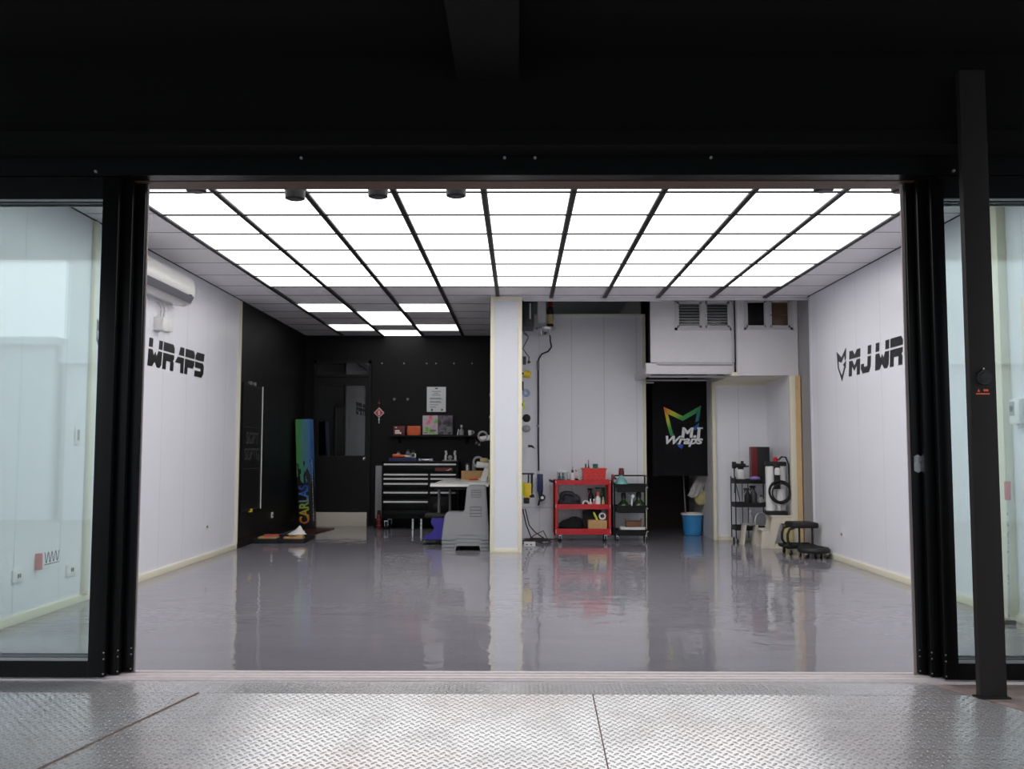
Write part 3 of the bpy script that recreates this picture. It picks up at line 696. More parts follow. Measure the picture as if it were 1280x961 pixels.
for z0 in (.495, .985, 1.475, .015): MB().box(.02, .022, -.39, .39, z0, z0+.005).build('seam_line', 'letter_grey', b)
RX = Matrix.Rotation(PI/2, 4, 'Z')
text_mesh('lettering', 'SGPT', .20, 'letter_grey', b, at(.0205, 0, .79, RX), squash=1.1)
text_mesh('lettering', 'SGPTG', .20, 'letter_grey', b, at(.0205, 0, .60, RX), squash=1.0)
for y0 in (.02, -.16): MB().box(0, .035, y0, y0+.05, 1.49, 1.53).build('clip', 'grey_metal', b)
MB().box(0, .03, -.03, .03, -.02, .02).build('bottom_clip', 'yellow', b)

# ------------------------------------------------------------------ dark bay, back wall
for x, z in ((-2.14, 2.45), (-1.80, 2.45), (-1.41, 2.45), (-1.26, 2.45), (-.92, 2.44), (-.60, 2.42)):
    pass
g = MB()
for x in (-2.05, -1.72, -1.38, -1.24, -.97, -.70): g.cyl((x, YB-.012, 2.42), (x, YB, 2.42), .010, n=10)
struct('trim_20', g, 'alu_grey', label='row of small screw heads high on the black back wall', cat='trim')
for x, lb in ((-1.86, 'left of the two small metal hooks on the black back wall'), (-1.66, 'right of the two small metal hooks on the black back wall')):
    h = T('wall_hook', lb, 'hook', (x, YB, 1.87))
    MB().box(-.018, .018, -.006, 0, 0, .03).build('back_plate', 'grey_metal', h)
    MB().tube([(0, -.004, .02), (0, -.03, .015), (0, -.035, .0), (0, -.02, -.012)], .005).build('hook_arm', 'grey_metal', h)
c = T('diamond_charm', 'red and white diamond charm with tassel hanging by the black door', 'charm', (-2.085, YB, 1.68))
dm = lambda r, y0, y1: MB().prism([(0, r), (r, 0), (0, -r), (-r, 0)], 'y', y0, y1)
dm(.078, -.014, -.004).build('border', 'letter_white', c); dm(.064, -.017, -.014).build('face', 'red', c)
MB().box(-.02, .02, -.019, -.017, .018, .026).box(-.02, .02, -.019, -.017, -.004, .004).box(-.02, .02, -.019, -.017, -.028, -.02).box(-.004, .004, -.019, -.017, -.035, .035).build('glyph', 'letter_white', c)
MB().cyl((0, -.009, .078), (0, -.009, .20), .006).box(-.016, .016, -.02, -.002, .13, .16).build('cord', 'dkred', c)
MB().ball((0, -.01, -.10), .014, 8).cyl((0, -.01, -.16), (0, -.01, -.075), .006).build('tassel', 'letter_white', c)
c = T('framed_certificate', 'black framed white certificate hanging above the colourful print', 'certificate', (-1.23, YB, 1.68))
MB().box(-.155, .155, -.015, -.003, 0, .40, bev=.002).build('frame', 'black', c)
MB().box(-.142, .142, -.017, -.015, .013, .387).build('sheet', 'paper', c)
m = MB(); rr = random.Random(3)
for k, (wd, zz) in enumerate(((.14, .315), (.07, .288), (.13, .26), (.17, .215), (.19, .20), (.16, .165), (.18, .15), (.13, .115), (.1, .08))):
    m.box(-.10 if k > 2 else -wd/2, -.10+wd if k > 2 else wd/2, -.0178, -.017, zz, zz+.008)
box(-.022, .022, -.0178, -.017, .355, .372).build('emblem', 'dkgrey', c); MB().cyl((.085, -.0178, .045), (.085, -.017, .045), .014).build('seal', 'dkgrey', c); box(-.08, -.05, -.0178, -.017, .02, .06).build('stamp', 'ink', c)
m.build('print', 'ink', c)
s = T('wall_shelf', 'long thin black shelf on the black back wall above the tool chest', 'shelf', (-1.27, YB, 1.32))
MB().box(-.65, .65, -.19, 0, 0, .022, bev=.003).build('shelf_board', 'black', s)
for x in (-.5, .5): MB().prism([(0, 0), (-.15, 0), (0, -.10)], 'x', x-.01, x+.01).build('bracket', 'black', s)
SZ = 1.343
p = T('picture_panel', 'wide print of a colour swirl beside a grey photo standing on the black shelf', 'picture', (-1.205, 13.93, SZ))
MB().box(-.235, .235, 0, .02, 0, .315).build('backing', 'black', p)
MB().box(-.222, .005, -.002, 0, .012, .295).build('left_print', 'art1', p)
MB().box(.012, .222, -.002, 0, .012, .295).build('right_print', 'art2', p)
for x0, x1, z0, z1 in ((-.11, -.02, .055, .085), (.03, .11, .055, .08), (.13, .21, .05, .13), (-.2, -.15, .03, .045)): box(x0, x1, -.003, -.002, z0, z1).build('caption', 'ink', p)
b = T('red_box', 'dark red box with white print on the black shelf', 'box', (-1.765, 13.88, SZ))
MB().box(-.085, .085, -.05, .05, 0, .135, bev=.002).build('box_body', 'dkred', b)
MB().box(-.06, -.03, -.051, -.05, .105, .12).box(-.06, .01, -.051, -.05, .05, .075).box(-.06, .035, -.051, -.05, .02, .045).build('white_print', 'letter_white', b)
b = T('orange_box', 'orange box with dark clip on the black shelf', 'box', (-1.545, 13.88, SZ))
MB().box(-.095, .095, -.05, .05, 0, .135, bev=.003).build('box_body', 'orange', b)
MB().box(-.115, -.09, -.03, .03, .02, .12).build('clip', 'rubber', b)
b = T('shelf_bottle', 'small grey bottle with pale tag on the black shelf', 'bottle', (-.845, 13.88, SZ))
MB().lathe([(.035, 0), (.035, .07), (.015, .09), (.012, .12)]).build('bottle_body', 'grey_plastic', b)
MB().lathe([(.016, .12), (.016, .15)], n=14).build('cap', 'letter_white', b)
MB().prism([(-.065, 0), (-.05, 0), (-.035, .09), (-.05, .09)], 'y', -.04, -.035).build('tag', 'letter_white', b)
b = T('white_cup', 'small white cup at the right on the black shelf', 'cup', (-.715, 13.88, SZ))
MB().lathe([(.028, 0), (.034, .075), (.03, .075), (.026, .01)]).build('cup_body', 'white_plastic', b)
MB().torus((.038, 0, .04), .018, .004, 'y', 16, 6).build('handle', 'white_plastic', b)
h = T('hand_brush', 'pair of thin handled brushes hanging on the black wall right of the shelf', 'brush', (-.60, YB, 1.22))
MB().cyl((-.07, -.02, .16), (-.03, -.02, .03), .007).cyl((.10, -.02, .12), (.02, -.02, .0), .007).build('handle', 'brown', h)
MB().box(-.08, .11, -.03, 0, .13, .15).build('wall_rack', 'black', h)
MB().cyl((-.03, -.02, .03), (-.02, -.02, .0), .015, .02).cyl((.02, -.02, .0), (.01, -.02, -.03), .015, .02).build('bristles', 'grey_plastic', h)

# ------------------------------------------------------------------ tool chest
t = T('tool_chest', 'wide black rolling tool chest with long silver drawer handles', 'tool chest', (-1.405, 13.4, 0))
MB().box(-.545, .545, .012, .50, .15, .945).box(-.555, .555, -.005, .51, .945, .965, bev=.004).build('cabinet', 'alu_black', t)
def drawer(x0, x1, z0, z1, zh):
    d = MB().box(x0, x1, -.002, .012, z0, z1, bev=.003).build('drawer', 'alu_black', t)
    MB().box(x0+.01, x1-.01, -.022, -.002, zh-.013, zh+.011, bev=.003).build('handle', 'handle_alu', d)
L0, L1, R0, R1 = -.525, .125, .14, .525
drawer(L0, R1, .80, .94, .92)
for z0, z1, zh in ((.74, .79, .775), (.675, .735, .715), (.56, .67, .645), (.43, .555, .52), (.27, .425, .39)): drawer(L0, L1, z0, z1, zh)
for z0, z1, zh in ((.74, .79, .775), (.675, .735, .715), (.56, .67, .645), (.46, .555, .52)): drawer(R0, R1, z0, z1, zh)
dd = MB().box(R0, R1, -.002, .012, .17, .455, bev=.003).build('cupboard_door', 'alu_black', t)
MB().box(.21, .28, -.003, -.002, .32, .325).box(.20, .32, -.003, -.002, .335, .345).box(.21, .36, -.003, -.002, .355, .362).box(.22, .30, -.003, -.002, .372, .378).build('grey_print', 'letter_grey', dd)
MB().box(L0, L1, -.002, .012, .17, .265, bev=.003).build('base_panel', 'alu_black', t)
bdg = MB().box(.215, .465, -.004, -.002, .825, .872).build('badge', 'dkred', t)
MB().prism([(.36, .835), (.40, .842), (.42, .855), (.45, .862), (.44, .85), (.42, .845), (.41, .832)], 'y', -.0055, -.004).build('badge_print', 'letter_white', bdg)
for x in (-.48, .48):
    for y in (.06, .44): caster(t, x, y, .055)
for x in (-.10, .02): MB().box(x-.012, x+.012, .03, .05, .0, .15).build('support_leg', 'steel', t)
CZ = .966
tr = T('parts_tray', 'navy blue tray of small tools on the left of the tool chest', 'tray', (-1.67, 13.62, CZ))
MB().box(-.20, .20, -.10, .10, 0, .01).box(-.20, .20, -.10, -.09, .01, .045).box(-.20, .20, .09, .10, .01, .045).box(-.20, -.19, -.09, .09, .01, .045).box(.19, .20, -.09, .09, .01, .045).build('tray_body', 'navy', tr)
b = T('heat_tool', 'orange and grey hand tool lying across the navy tray', 'hand tool', (-1.72, 13.60, CZ+.047))
MB().cyl((-.10, 0, .03), (.08, -.01, .02), .026, .022).build('grip', 'orange', b)
MB().cyl((.08, -.01, .02), (.17, -.015, .018), .016, .012).build('nozzle', 'letter_white', b)
for x, m_, lb, hh in ((-1.75, 'grey_plastic', 'grey box shaped charger at the left of the navy tray', .11), (-1.61, 'louvre', 'dark bottle in the middle of the navy tray', .13), (-1.53, 'dkgrey', 'darkest bottle at the right of the navy tray', .12)):
    b = T('tool_bottle', lb, 'bottle', (x, 13.67, CZ+.011))
    MB().lathe([(.034, 0), (.034, hh*.8), (.02, hh*.95), (.02, hh)]).build('bottle_body', m_, b)
    MB().lathe([(.022, hh), (.022, hh+.025)], n=14).build('cap', 'dkgrey', b)
b = T('tape_coil', 'small pale coil at the right edge of the navy tray', 'coil', (-1.525, 13.56, CZ+.048))
MB().torus((0, 0, .03), .03, .012, 'y', 20, 8).build('coil_ring', 'grey_plastic', b); MB().box(.02, .045, -.01, .01, -.0, .06).build('end_piece', 'letter_white', b)
wr = T('dogbone_wrench', 'grey metal dogbone wrench lying on the tool chest', 'wrench', (-1.335, 13.50, CZ))
MB().box(-.07, .07, -.012, .012, .006, .03, bev=.004).build('shank', 'steel', wr)
MB().cyl((-.085, 0, .0), (-.085, 0, .038), .028).build('socket_head', 'steel', wr); MB().cyl((.085, 0, .0), (.085, 0, .038), .028).build('socket_head', 'steel', wr)
st = T('tool_stand', 'pale stand with two upright prongs on the right of the tool chest', 'stand', (-.985, 13.52, CZ))
MB().box(-.11, .10, -.05, .05, 0, .018, bev=.003).build('base', 'grey_plastic', st)
for x in (-.065, .075): MB().tube([(x, 0, .018), (x, 0, .08), (x+(.012 if x < 0 else -.012), 0, .10), (x, 0, .15)], .016).build('prong', 'letter_white', st)
MB().ball((0, 0, .055), (.035, .03, .03), 8).cyl((0, 0, .018), (0, 0, .05), .016).build('centre_knob', 'grey_plastic', st)
b = T('foam_board', 'narrow white board standing on edge at the left of the tool chest', 'board', (-2.03, 13.72, 0))
MB().box(-.055, .055, -.012, .012, .135, .895, bev=.002).build('board_panel', 'grey_plastic', b)
MB().box(-.06, .05, -.06, .06, 0, .135, bev=.004).build('foot', 'black', b)
b = T('spray_can', 'slim dark red spray can on the floor at the left foot of the tool chest', 'spray can', (-1.985, 13.42, 0))
MB().lathe([(.03, 0), (.031, .01), (.031, .20), (.022, .22)]).build('can_body', 'dkred', b)
MB().lathe([(.026, .215), (.026, .265), (.02, .27)], n=16).build('cap', 'rubber', b)
MB().torus((0, 0, .06), .0305, .004).torus((0, 0, .14), .0305, .004).build('band', 'pink', b)

# ------------------------------------------------------------------ white table and what lies on it
t = T('work_table', 'long white topped table standing along the dividing wall', 'table', (-.68, 12.15, 0))
MB().box(-.345, .335, -1.25, 1.20, .695, .72, bev=.004).build('tabletop', 'white_plastic', t)
MB().box(-.30, .30, -1.2, -1.17, .66, .695).box(-.30, .30, 1.14, 1.17, .66, .695).box(-.30, -.27, -1.17, 1.14, .66, .695).box(.27, .30, -1.17, 1.14, .66, .695).build('apron', 'black', t)
for x in (-.285, .285):
    for y in (-.7, 1.12): MB().cyl((x, y, 0), (x, y, .67), .018, n=14).build('leg', 'grey_metal', t)
TZ = .7205
b = T('paper_sheet', 'white sheet of paper lying near the front of the table', 'paper', (-.50, 11.3, TZ))
MB().box(-.14, .12, -.1, .1, 0, .004).build('sheet', 'paper', b); MB().box(-.1, .02, -.04, .04, .004, .010).build('folded_flap', 'letter_white', b)
b = T('tool_caddy', 'open cardboard caddy at the back of the white table', 'box', (-.62, 12.9, TZ))
MB().box(-.16, .16, -.08, .08, 0, .008).box(-.16, .16, -.08, -.072, .008, .12).box(-.16, .16, .072, .08, .008, .12).box(-.16, -.152, -.072, .072, .008, .12).box(.152, .16, -.072, .072, .008, .12).build('box_body', 'card', b)
for x, lb in ((-.70, 'left of the two steel canisters in the cardboard caddy'), (-.61, 'right of the two steel canisters in the cardboard caddy')):
    b = T('canister', lb, 'canister', (x, 12.9, TZ+.009)); MB().lathe([(.03, 0), (.03, .19)]).build('canister_body', 'steel' if x < -.65 else 'grey_metal', b); MB().lathe([(.031, .19), (.024, .215)]).build('lid', 'dkgrey', b)
b = T('cutter', 'orange handled cutter lying on the table before the caddy', 'cutter', (-.56, 12.5, TZ))
MB().cyl((-.10, 0, .015), (.02, .03, .015), .014).build('handle', 'orange', b); MB().cyl((.02, .03, .015), (.10, .0, .018), .010).build('blade', 'steel', b)
b = T('spray_gun', 'white spray gun with tilted handle standing on the table by the wall', 'spray gun', (-.44, 12.1, TZ))
MB().prism([(-.06, 0), (.02, 0), (.08, .17), (.0, .17)], 'y', -.025, .025).build('handle', 'white_plastic', b)
MB().cyl((-.10, 0, .215), (.08, 0, .205), .04, .035).build('barrel', 'white_plastic', b)
MB().torus((-.08, 0, .25), .06, .014, 'y').build('hose', 'grey_plastic', b)
MB().ball((.0, .0, .27), (.06, .04, .03), 8).build('cup', 'straw', b)
XD = CX0-.012
b = T('heat_gun', 'white heat gun with coiled cord hung on the dividing wall above the table', 'heat gun', (XD, 11.8, 1.26))
MB().cyl((-.17, 0, .0), (-.01, 0, .02), .028, .035).build('barrel', 'white_plastic', b)
MB().torus((-.13, -.02, .035), .055, .013, 'y').build('cord_coil', 'grey_plastic', b)
MB().box(-.035, 0, -.03, .03, -.10, .03).build('wall_clip', 'orange', b)
b = T('perforated_strip', 'pale perforated strip on the dividing wall above the heat gun', 'strip', (XD, 11.8, 1.32))
MB().box(-.045, 0, -.02, .02, 0, .21).build('strip_body', 'grey_plastic', b)
m = MB()
for k in range(5): m.box(-.03, .0, -.024, -.02, .02+.04*k, .04+.04*k)
m.build('slot', 'dkgrey', b); MB().tube([(-.05, 0, .20), (-.04, 0, .23), (-.01, 0, .25)], .008).build('hook', 'steel', b)
b = T('tape_holder', 'white tape ring on a bracket high on the dividing wall', 'tape', (XD, 12.0, 1.80))
MB().torus((-.01, 0, .03), .035, .012, 'y').build('tape_ring', 'grey_plastic', b); MB().box(-.025, 0, -.012, .012, .07, .12).box(-.025, 0, -.012, .012, -.05, .0).build('bracket', 'white_plastic', b)
b = T('cleaner_bottle', 'pale green bottle at the wall edge of the white table', 'bottle', (-.352, 11.6, TZ)); MB().lathe([(.026, 0), (.026, .2), (.012, .24)]).build('bottle_body', 'straw', b); MB().lathe([(.014, .24), (.014, .28)]).build('cap', 'letter_white', b)

# ------------------------------------------------------------------ nested step stools, roller seat
def stool_mesh():
    bm = bmesh.new()
    prof = [(-.268, 0), (-.262, .10), (-.238, .265), (-.215, .30), (-.035, .30), (-.018, .33), (.005, .575), (.03, .60), (.195, .60), (.22, .575), (.255, .10), (.262, 0)]
    arch = [(.165, 0), (.15, .055), (-.10, .055), (-.115, 0)]
    dep = lambda z: .215-.085*z/.6
    def side(sg): return [bm.verts.new((x, sg*dep(z), z)) for x, z in prof]
    A, B = side(-1), side(1)
    for V in (A, B):
        sg = -1 if V is A else 1
        ar = [bm.verts.new((x, sg*dep(z), z)) for x, z in arch]
        bm.faces.new(V+ar)
    for i in range(len(prof)-1): bm.faces.new([A[i], A[i+1], B[i+1], B[i]])
    bmesh.ops.recalc_face_normals(bm, faces=list(bm.faces))
    g = bmesh.ops.bevel(bm, geom=[e for e in bm.edges if not e.is_boundary and (abs(e.verts[0].co.y-e.verts[1].co.y) < 1e-5 or True) and len(e.link_faces) == 2 and e.calc_face_angle(0) > 1.0], offset=.012, segments=2, affect='EDGES')
    bmesh.ops.solidify(bm, geom=list(bm.faces), thickness=.0025)
    mb = MB(); mb.bm.free(); mb.bm = bm; return mb
s0 = T('step_stool', 'grey plastic step stool, bottom one of the nested stack before the table', 'step stool', (-.588, 10.74, 0), 0, 'grey step stools nested in one stack')
stool_mesh().build('stool_shell', 'stool_grey', s0)
m = MB()
for x0, x1 in ((-.27, -.115), (.165, .265)): m.box(x0, x1, -.221, -.212, .0, .022, bev=.003)
m.build('foot_rim', 'stool_grey', s0)
m = MB()
def yo(z): return -.215+.085*z/.6
for z in (.545, .52, .495, .47): m.box(.055, .165, yo(z)-.004, yo(z)+.001, z, z+.005)
for x in (.055, .161): m.prism([(yo(.47)-.004, .47), (yo(.47)+.001, .47), (yo(.55)+.001, .55), (yo(.55)-.004, .55)], 'x', x, x+.004)
m.build('grip_slot', 'slot', s0); m = MB()
for z in (.36, .325, .29, .255): m.box(.045, .17, yo(z)-.004, yo(z)+.001, z, z+.005)
for x in (.045, .166): m.prism([(yo(.255)-.004, .255), (yo(.255)+.001, .255), (yo(.36)+.001, .36), (yo(.36)-.004, .36)], 'x', x, x+.004)
m.build('grip_slot', 'slot', s0)
for k, lb in ((1, 'second from the bottom of the nested stack before the table'), (2, 'third from the bottom of the nested stack before the table'), (3, 'topmost of the nested stack before the table')):
    dup(s0, (-.588, 10.74, .04*k), 'grey plastic step stool, '+lb)
r = T('roller_seat', 'violet rolling work seat with black cushion beside the grey step stools', 'roller seat', (-1.0, 11.3, 0))
MB().box(-.11, .15, -.13, .13, .32, .365, bev=.015).build('cushion', 'rubber', r)
MB().prism([(-.03, .32), (.14, .32), (.13, .06), (-.12, .06), (-.12, .10), (-.03, .14), (.0, .2), (-.04, .26)], 'y', -.11, .11).build('seat_body', 'violet', r)
MB().box(-.14, .15, -.12, .12, .05, .065, bev=.004).build('base_tray', 'rubber', r)
for x in (-.11, .12):
    for y in (-.095, .095): caster(r, x, y, .022)
# ------------------------------------------------------------------ alcove: air hose, hung tools
a = T('air_compressor', 'dark grey compressor unit mounted high in the alcove corner', 'compressor', (.112, 11.75, 2.60))
MB().box(-.078, .078, -.20, .28, .05, .42, bev=.02).build('tank_body', 'dkgrey', a)
MB().box(.02, .04, -.206, -.199, .14, .34).build('label_strip', 'letter_white', a)
MB().box(-.04, -.02, -.215, -.20, .12, .32).cyl((-.05, -.22, .30), (-.05, -.20, .30), .02).build('gauge_panel', 'dkgrey', a)
MB().tube([(-.03, -.1, .05), (-.05, -.12, -.03), (.0, -.12, -.06)], .008).build('outlet_pipe', 'grey_metal', a)
s = T('corner_bracket_shelf', 'small round steel shelf under the bottles in the alcove corner', 'shelf', (.34, 11.76, 2.62))
MB().lathe([(.09, 0), (.125, .012), (.13, .04), (.126, .04), (.12, .018)], n=28).build('dish', 'steel', s)
MB().cyl((-.06, 0, -.05), (-.06, 0, .01), .012).cyl((.055, 0, -.05), (.055, 0, .01), .012).build('spigot', 'chrome', s)
MB().box(-.02, .02, .14, .345, .0, .03).build('wall_arm', 'dkgrey', s)
b = T('plastic_sleeve', 'clear plastic bag with a hook hanging in front of the compressor', 'bag', (.285, 11.72, 2.71))
MB().box(-.055, .055, -.012, .012, 0, .27, bev=.01).jitter(.006, 4).build('bag_film', 'letter_white', b)
MB().torus((-.02, 0, .285), .025, .004, 'y').build('hook_loop', 'chrome', b)
b = T('lubricant_bottle', 'dark bottle with red top and pale label on the alcove shelf', 'bottle', (.395, 11.72, 2.672))
MB().lathe([(.042, 0), (.042, .22), (.02, .25)]).build('bottle_body', 'rubber', b)
MB().lathe([(.022, .25), (.036, .255), (.036, .33), (.02, .345)]).build('cap', 'dkred', b); MB().lathe([(.0425, .03), (.0425, .15)]).build('label', 'straw', b)
h = T('air_hose', 'thin black air hose hanging down the white alcove wall from the steel shelf', 'hose', (.25, 12.0, .84))
pts = [(.145, -.22, 1.73), (.15, -.16, 1.66), (.17, -.05, 1.60), (.13, .02, 1.55), (.05, .05, 1.52), (.01, .05, 1.46), (.0, .06, 1.40)]
MB().tube(pts, .010).tube([(0, .06, 1.40), (.002, .06, .9), (.0, .05, .4), (.006, .04, .02)], .0105).build('hose_tube', 'rubber', h)
MB().cyl((0, .06, 1.31), (0, .06, 1.43), .017).build('coupling', 'grey_metal', h); MB().cyl((-.002, .055, .58), (-.002, .055, .60), .018).build('wall_clip', 'steel', h)
g = T('blow_gun', 'navy blue grinder hanging at the lower end of the black air hose', 'air tool', (.265, 11.98, .42))
MB().box(-.03, .045, -.03, .03, .17, .40, bev=.012).build('tool_body', 'navy', g)
MB().cyl((.02, 0, .05), (.01, 0, .17), .016, .03).build('spindle', 'dkgrey', g)
MB().cyl((.035, -.02, .10), (.035, .02, .10), .04).build('guard_disc', 'rubber', g); MB().cyl((.035, -.024, .10), (.035, -.02, .10), .02).build('hub', 'steel', g)
MB().tube([(.0, 0, .07), (-.01, 0, .02), (-.015, 0, 0)], .012).build('lever', 'rubber', g)
SX = .031
def hung(name, lb, cat, y, z): return T(name, lb, cat, (SX, y, z))
b = hung('tool_cable', 'looped grey cable hanging below the compressor on the column side wall', 'cable', 11.6, 2.22)
MB().tube([(.05, 0, .36), (.09, 0, .30), (.05, 0, .22), (.02, 0, .16), (.06, 0, .10), (.10, 0, .05), (.09, 0, .0)], .006).build('cable_run', 'dkgrey', b)
MB().box(.02, .06, -.02, .02, -.04, .06).cyl((.08, 0, -.02), (.11, 0, .0), .016).build('plug', 'dkgrey', b)
b = hung('tape_roll', 'yellow tape roll hung high on the column side wall', 'tape', 11.5, 2.06)
MB().cyl((.03, 0, .0), (.115, 0, -.02), .048, .042).build('roll', 'yellow', b); MB().cyl((0, 0, 0), (.03, 0, 0), .012).build('peg', 'dkgrey', b)
b = hung('tape_roll', 'pale blue tape roll hung below the yellow one', 'tape', 11.5, 1.82)
MB().torus((.06, 0, 0), .034, .017, 'y', 24, 10).build('roll', 'ltblue', b); MB().box(.0, .03, -.012, .012, .03, .14).build('peg', 'dkgrey', b)
b = hung('squeegee_card', 'small yellow green squeegee hung on the column side wall', 'squeegee', 11.5, 1.62)
MB().box(.02, .045, -.02, .02, 0, .10, bev=.003).build('blade', 'yellowgreen', b); MB().box(0, .03, -.01, .01, .04, .07).build('peg', 'dkgrey', b)
b = hung('polishing_pad', 'black round polishing pad hung on the column side wall', 'pad', 11.5, 1.51)
MB().ball((.065, 0, 0), (.05, .04, .05), 10).build('pad_body', 'rubber', b); MB().cyl((0, 0, 0), (.03, 0, 0), .01).build('peg', 'dkgrey', b)
b = hung('polishing_pad', 'pale grey round polishing pad hung under the black one', 'pad', 11.5, 1.38)
MB().ball((.06, 0, 0), (.055, .04, .045), 10).build('pad_body', 'grey_plastic', b); MB().cyl((0, 0, 0), (.03, 0, 0), .01).build('peg', 'dkgrey', b)
b = hung('glue_gun', 'white handled black nozzle gun sticking out from the column side wall', 'glue gun', 11.5, 1.165)
MB().box(.0, .085, -.012, .012, -.008, .018, bev=.004).build('handle', 'white_plastic', b); MB().prism([(.08, .02), (.14, .015), (.17, -.03), (.12, -.01), (.08, -.01)], 'y', -.01, .01).build('nozzle', 'rubber', b)
b = hung('drill', 'yellow power tool with black grip hung low on the column side wall', 'power tool', 11.5, .47)
MB().box(.035, .125, -.04, .04, .07, .25, bev=.015).build('tool_body', 'yellow', b)
MB().box(.03, .10, -.03, .03, .0, .07, bev=.01).cyl((.10, -.02, .09), (.16, -.02, .10), .022).box(.115, .14, -.03, .03, .12, .36).build('grip', 'rubber', b)
MB().box(0, .04, -.015, .015, .10, .26).build('holder', 'yellowgreen', b)
MB().cyl((.15, -.03, .105), (.15, -.015, .105), .018).build('dial', 'steel', b)
b = hung('tool_rail', 'dark metal tool rail above the yellow power tool', 'rail', 11.6, .82)
MB().box(0, .16, -.02, .02, .0, .02).box(.08, .10, -.015, .015, -.10, .02).box(.13, .145, -.015, .015, -.16, .02).build('rail_body', 'dkgrey', b)
b = T('cable_tangle', 'tangle of dark cables on the floor beside the column', 'cable', (.20, 11.55, 0))
rr = random.Random(5); pts = []
for k in range(60):
    a_ = k*.55; r_ = .07+.05*math.sin(k*.8)
    pts.append((.02+r_*math.cos(a_)*1.5, r_*math.sin(a_), .012+.03*abs(math.sin(k*.37))))
MB().tube(pts, .008, 6).tube([(-.15, .05, .40), (-.11, .03, .22), (-.05, 0, .06), (.05, .0, .02)], .008).tube([(-.12, .05, .40), (-.07, .04, .2), (.0, .03, .12), (.14, -.05, .03)], .007).build('cable_run', 'dkgrey', b)
MB().tube([(.1, 0, .02), (.22, .2, .015), (.3, .35, .012)], .007, 6).tube([(-.1, 0, .02), (.0, -.1, .10), (.1, -.02, .14), (.16, .05, .02)], .006, 6).build('brown_cable', 'brown', b)
b = T('power_strip', 'white power strip on the floor at the column foot', 'power strip', (.115, 11.05, 0))
MB().box(-.055, .08, -.06, .06, .0, .05, bev=.006).build('strip_body', 'white_plastic', b)
MB().box(-.03, -.01, -.0615, -.06, .02, .032).box(.02, .04, -.0615, -.06, .02, .032).build('socket_slot', 'dkgrey', b)

# ------------------------------------------------------------------ red cart
def open_tray(mb, x0, x1, y0, y1, z0, z1, t=.006):
    mb.box(x0, x1, y0, y1, z0, z0+t).box(x0, x1, y0, y0+t, z0+t, z1).box(x0, x1, y1-t, y1, z0+t, z1).box(x0, x0+t, y0+t, y1-t, z0+t, z1).box(x1-t, x1, y0+t, y1-t, z0+t, z1); return mb
k = T('tool_cart', 'red three tier metal tool cart on casters by the white alcove wall', 'tool cart', (.795, 11.84, 0))
for z0, z1 in ((.695, .750), (.395, .455), (.085, .155)): open_tray(MB(), -.345, .345, -.175, .175, z0, z1).build('shelf', 'red', k)
for x in (-.358, .345):
    for y in (-.182, .169): MB().box(x, x+.013, y, y+.013, .075, .75).box(x if x < 0 else x-.03, x+.043 if x < 0 else x+.013, y if y < 0 else y+.010, y+.003 if y < 0 else y+.013, .075, .75).build('post', 'red', k)
m = MB()
for x in (-.335, .335):
    for z in (.72, .735, .42, .44, .11, .135): m.cyl((x, -.186, z), (x, -.182, z), .006, n=8)
m.build('bolt', 'steel', k)
MB().tube([(-.358, -.12, .725), (-.40, -.12, .74), (-.40, .12, .74), (-.358, .12, .725)], .014).build('handle', 'rubber', k)
for x in (-.28, .28):
    for y in (-.13, .13): caster(k, x, y, .032)
S1, S2, S3 = .702, .402, .092
def bottle(x, y, z, r, h, body, cap, lb, name='bottle', neck=.4, caph=.18, trigger=False, grp=None):
    b = T(name, lb, 'bottle', (x, y, z), 0, grp)
    MB().lathe([(r*.96, 0), (r, .004), (r, h*.6), (r*neck*1.1, h*.76), (r*neck, h*(1-caph))], n=20).build('bottle_body', body, b)
    if trigger:
        MB().box(-r*.3, r*.3, -r*.3, r*.3, h*(1-caph), h*.93).box(-r*1.2, r*.6, -r*.28, r*.28, h*.9, h, bev=.003).prism([(-r*.9, h*.9), (-r*.5, h*.9), (-r*.9, h*.75), (-r*1.1, h*.76)], 'y', -r*.15, r*.15).build('trigger_head', cap, b)
    else: MB().lathe([(r*neck*1.15, h*(1-caph)), (r*neck*1.15, h)], n=16).build('cap', cap, b)
    return b
b = T('bottle_crate', 'clear plastic crate at the left on top of the red cart', 'crate', (.545, 11.82, S1))
open_tray(MB(), -.065, .065, -.09, .09, 0, .165, .004).build('crate_body', 'clear', b); MB().torus((0, 0, .165), .0, .0) if False else None
MB().box(-.068, .068, -.094, -.09, .15, .168).box(-.068, .068, .09, .094, .15, .168).build('crate_rim', 'letter_white', b)
bottle(.51, 11.80, S1+.005, .018, .13, 'dkgrey', 'rubber', 'left dark vial inside the clear crate on the red cart', 'vial')
bottle(.555, 11.80, S1+.005, .018, .13, 'teal', 'rubber', 'middle dark vial inside the clear crate on the red cart', 'vial')
bottle(.592, 11.80, S1+.005, .012, .12, 'white_plastic', 'letter_white', 'white vial at the right inside the clear crate', 'vial')
b = bottle(.675, 11.82, S1, .032, .17, 'white_plastic', 'rubber', 'white bottle with thin black nozzle on top of the red cart', neck=.35); MB().cyl((.0, 0, .17), (.004, 0, .215), .003, n=6).build('nozzle', 'rubber', b)
b = T('sealant_tube', 'white sealant tube leaning on the red basket', 'tube', (.745, 11.82, S1))
MB().cyl((.04, 0, .012), (-.02, 0, .15), .014, .016).build('tube_body', 'white_plastic', b); MB().cyl((-.02, 0, .15), (-.03, 0, .175), .006, .004).build('nozzle', 'dkgrey', b)
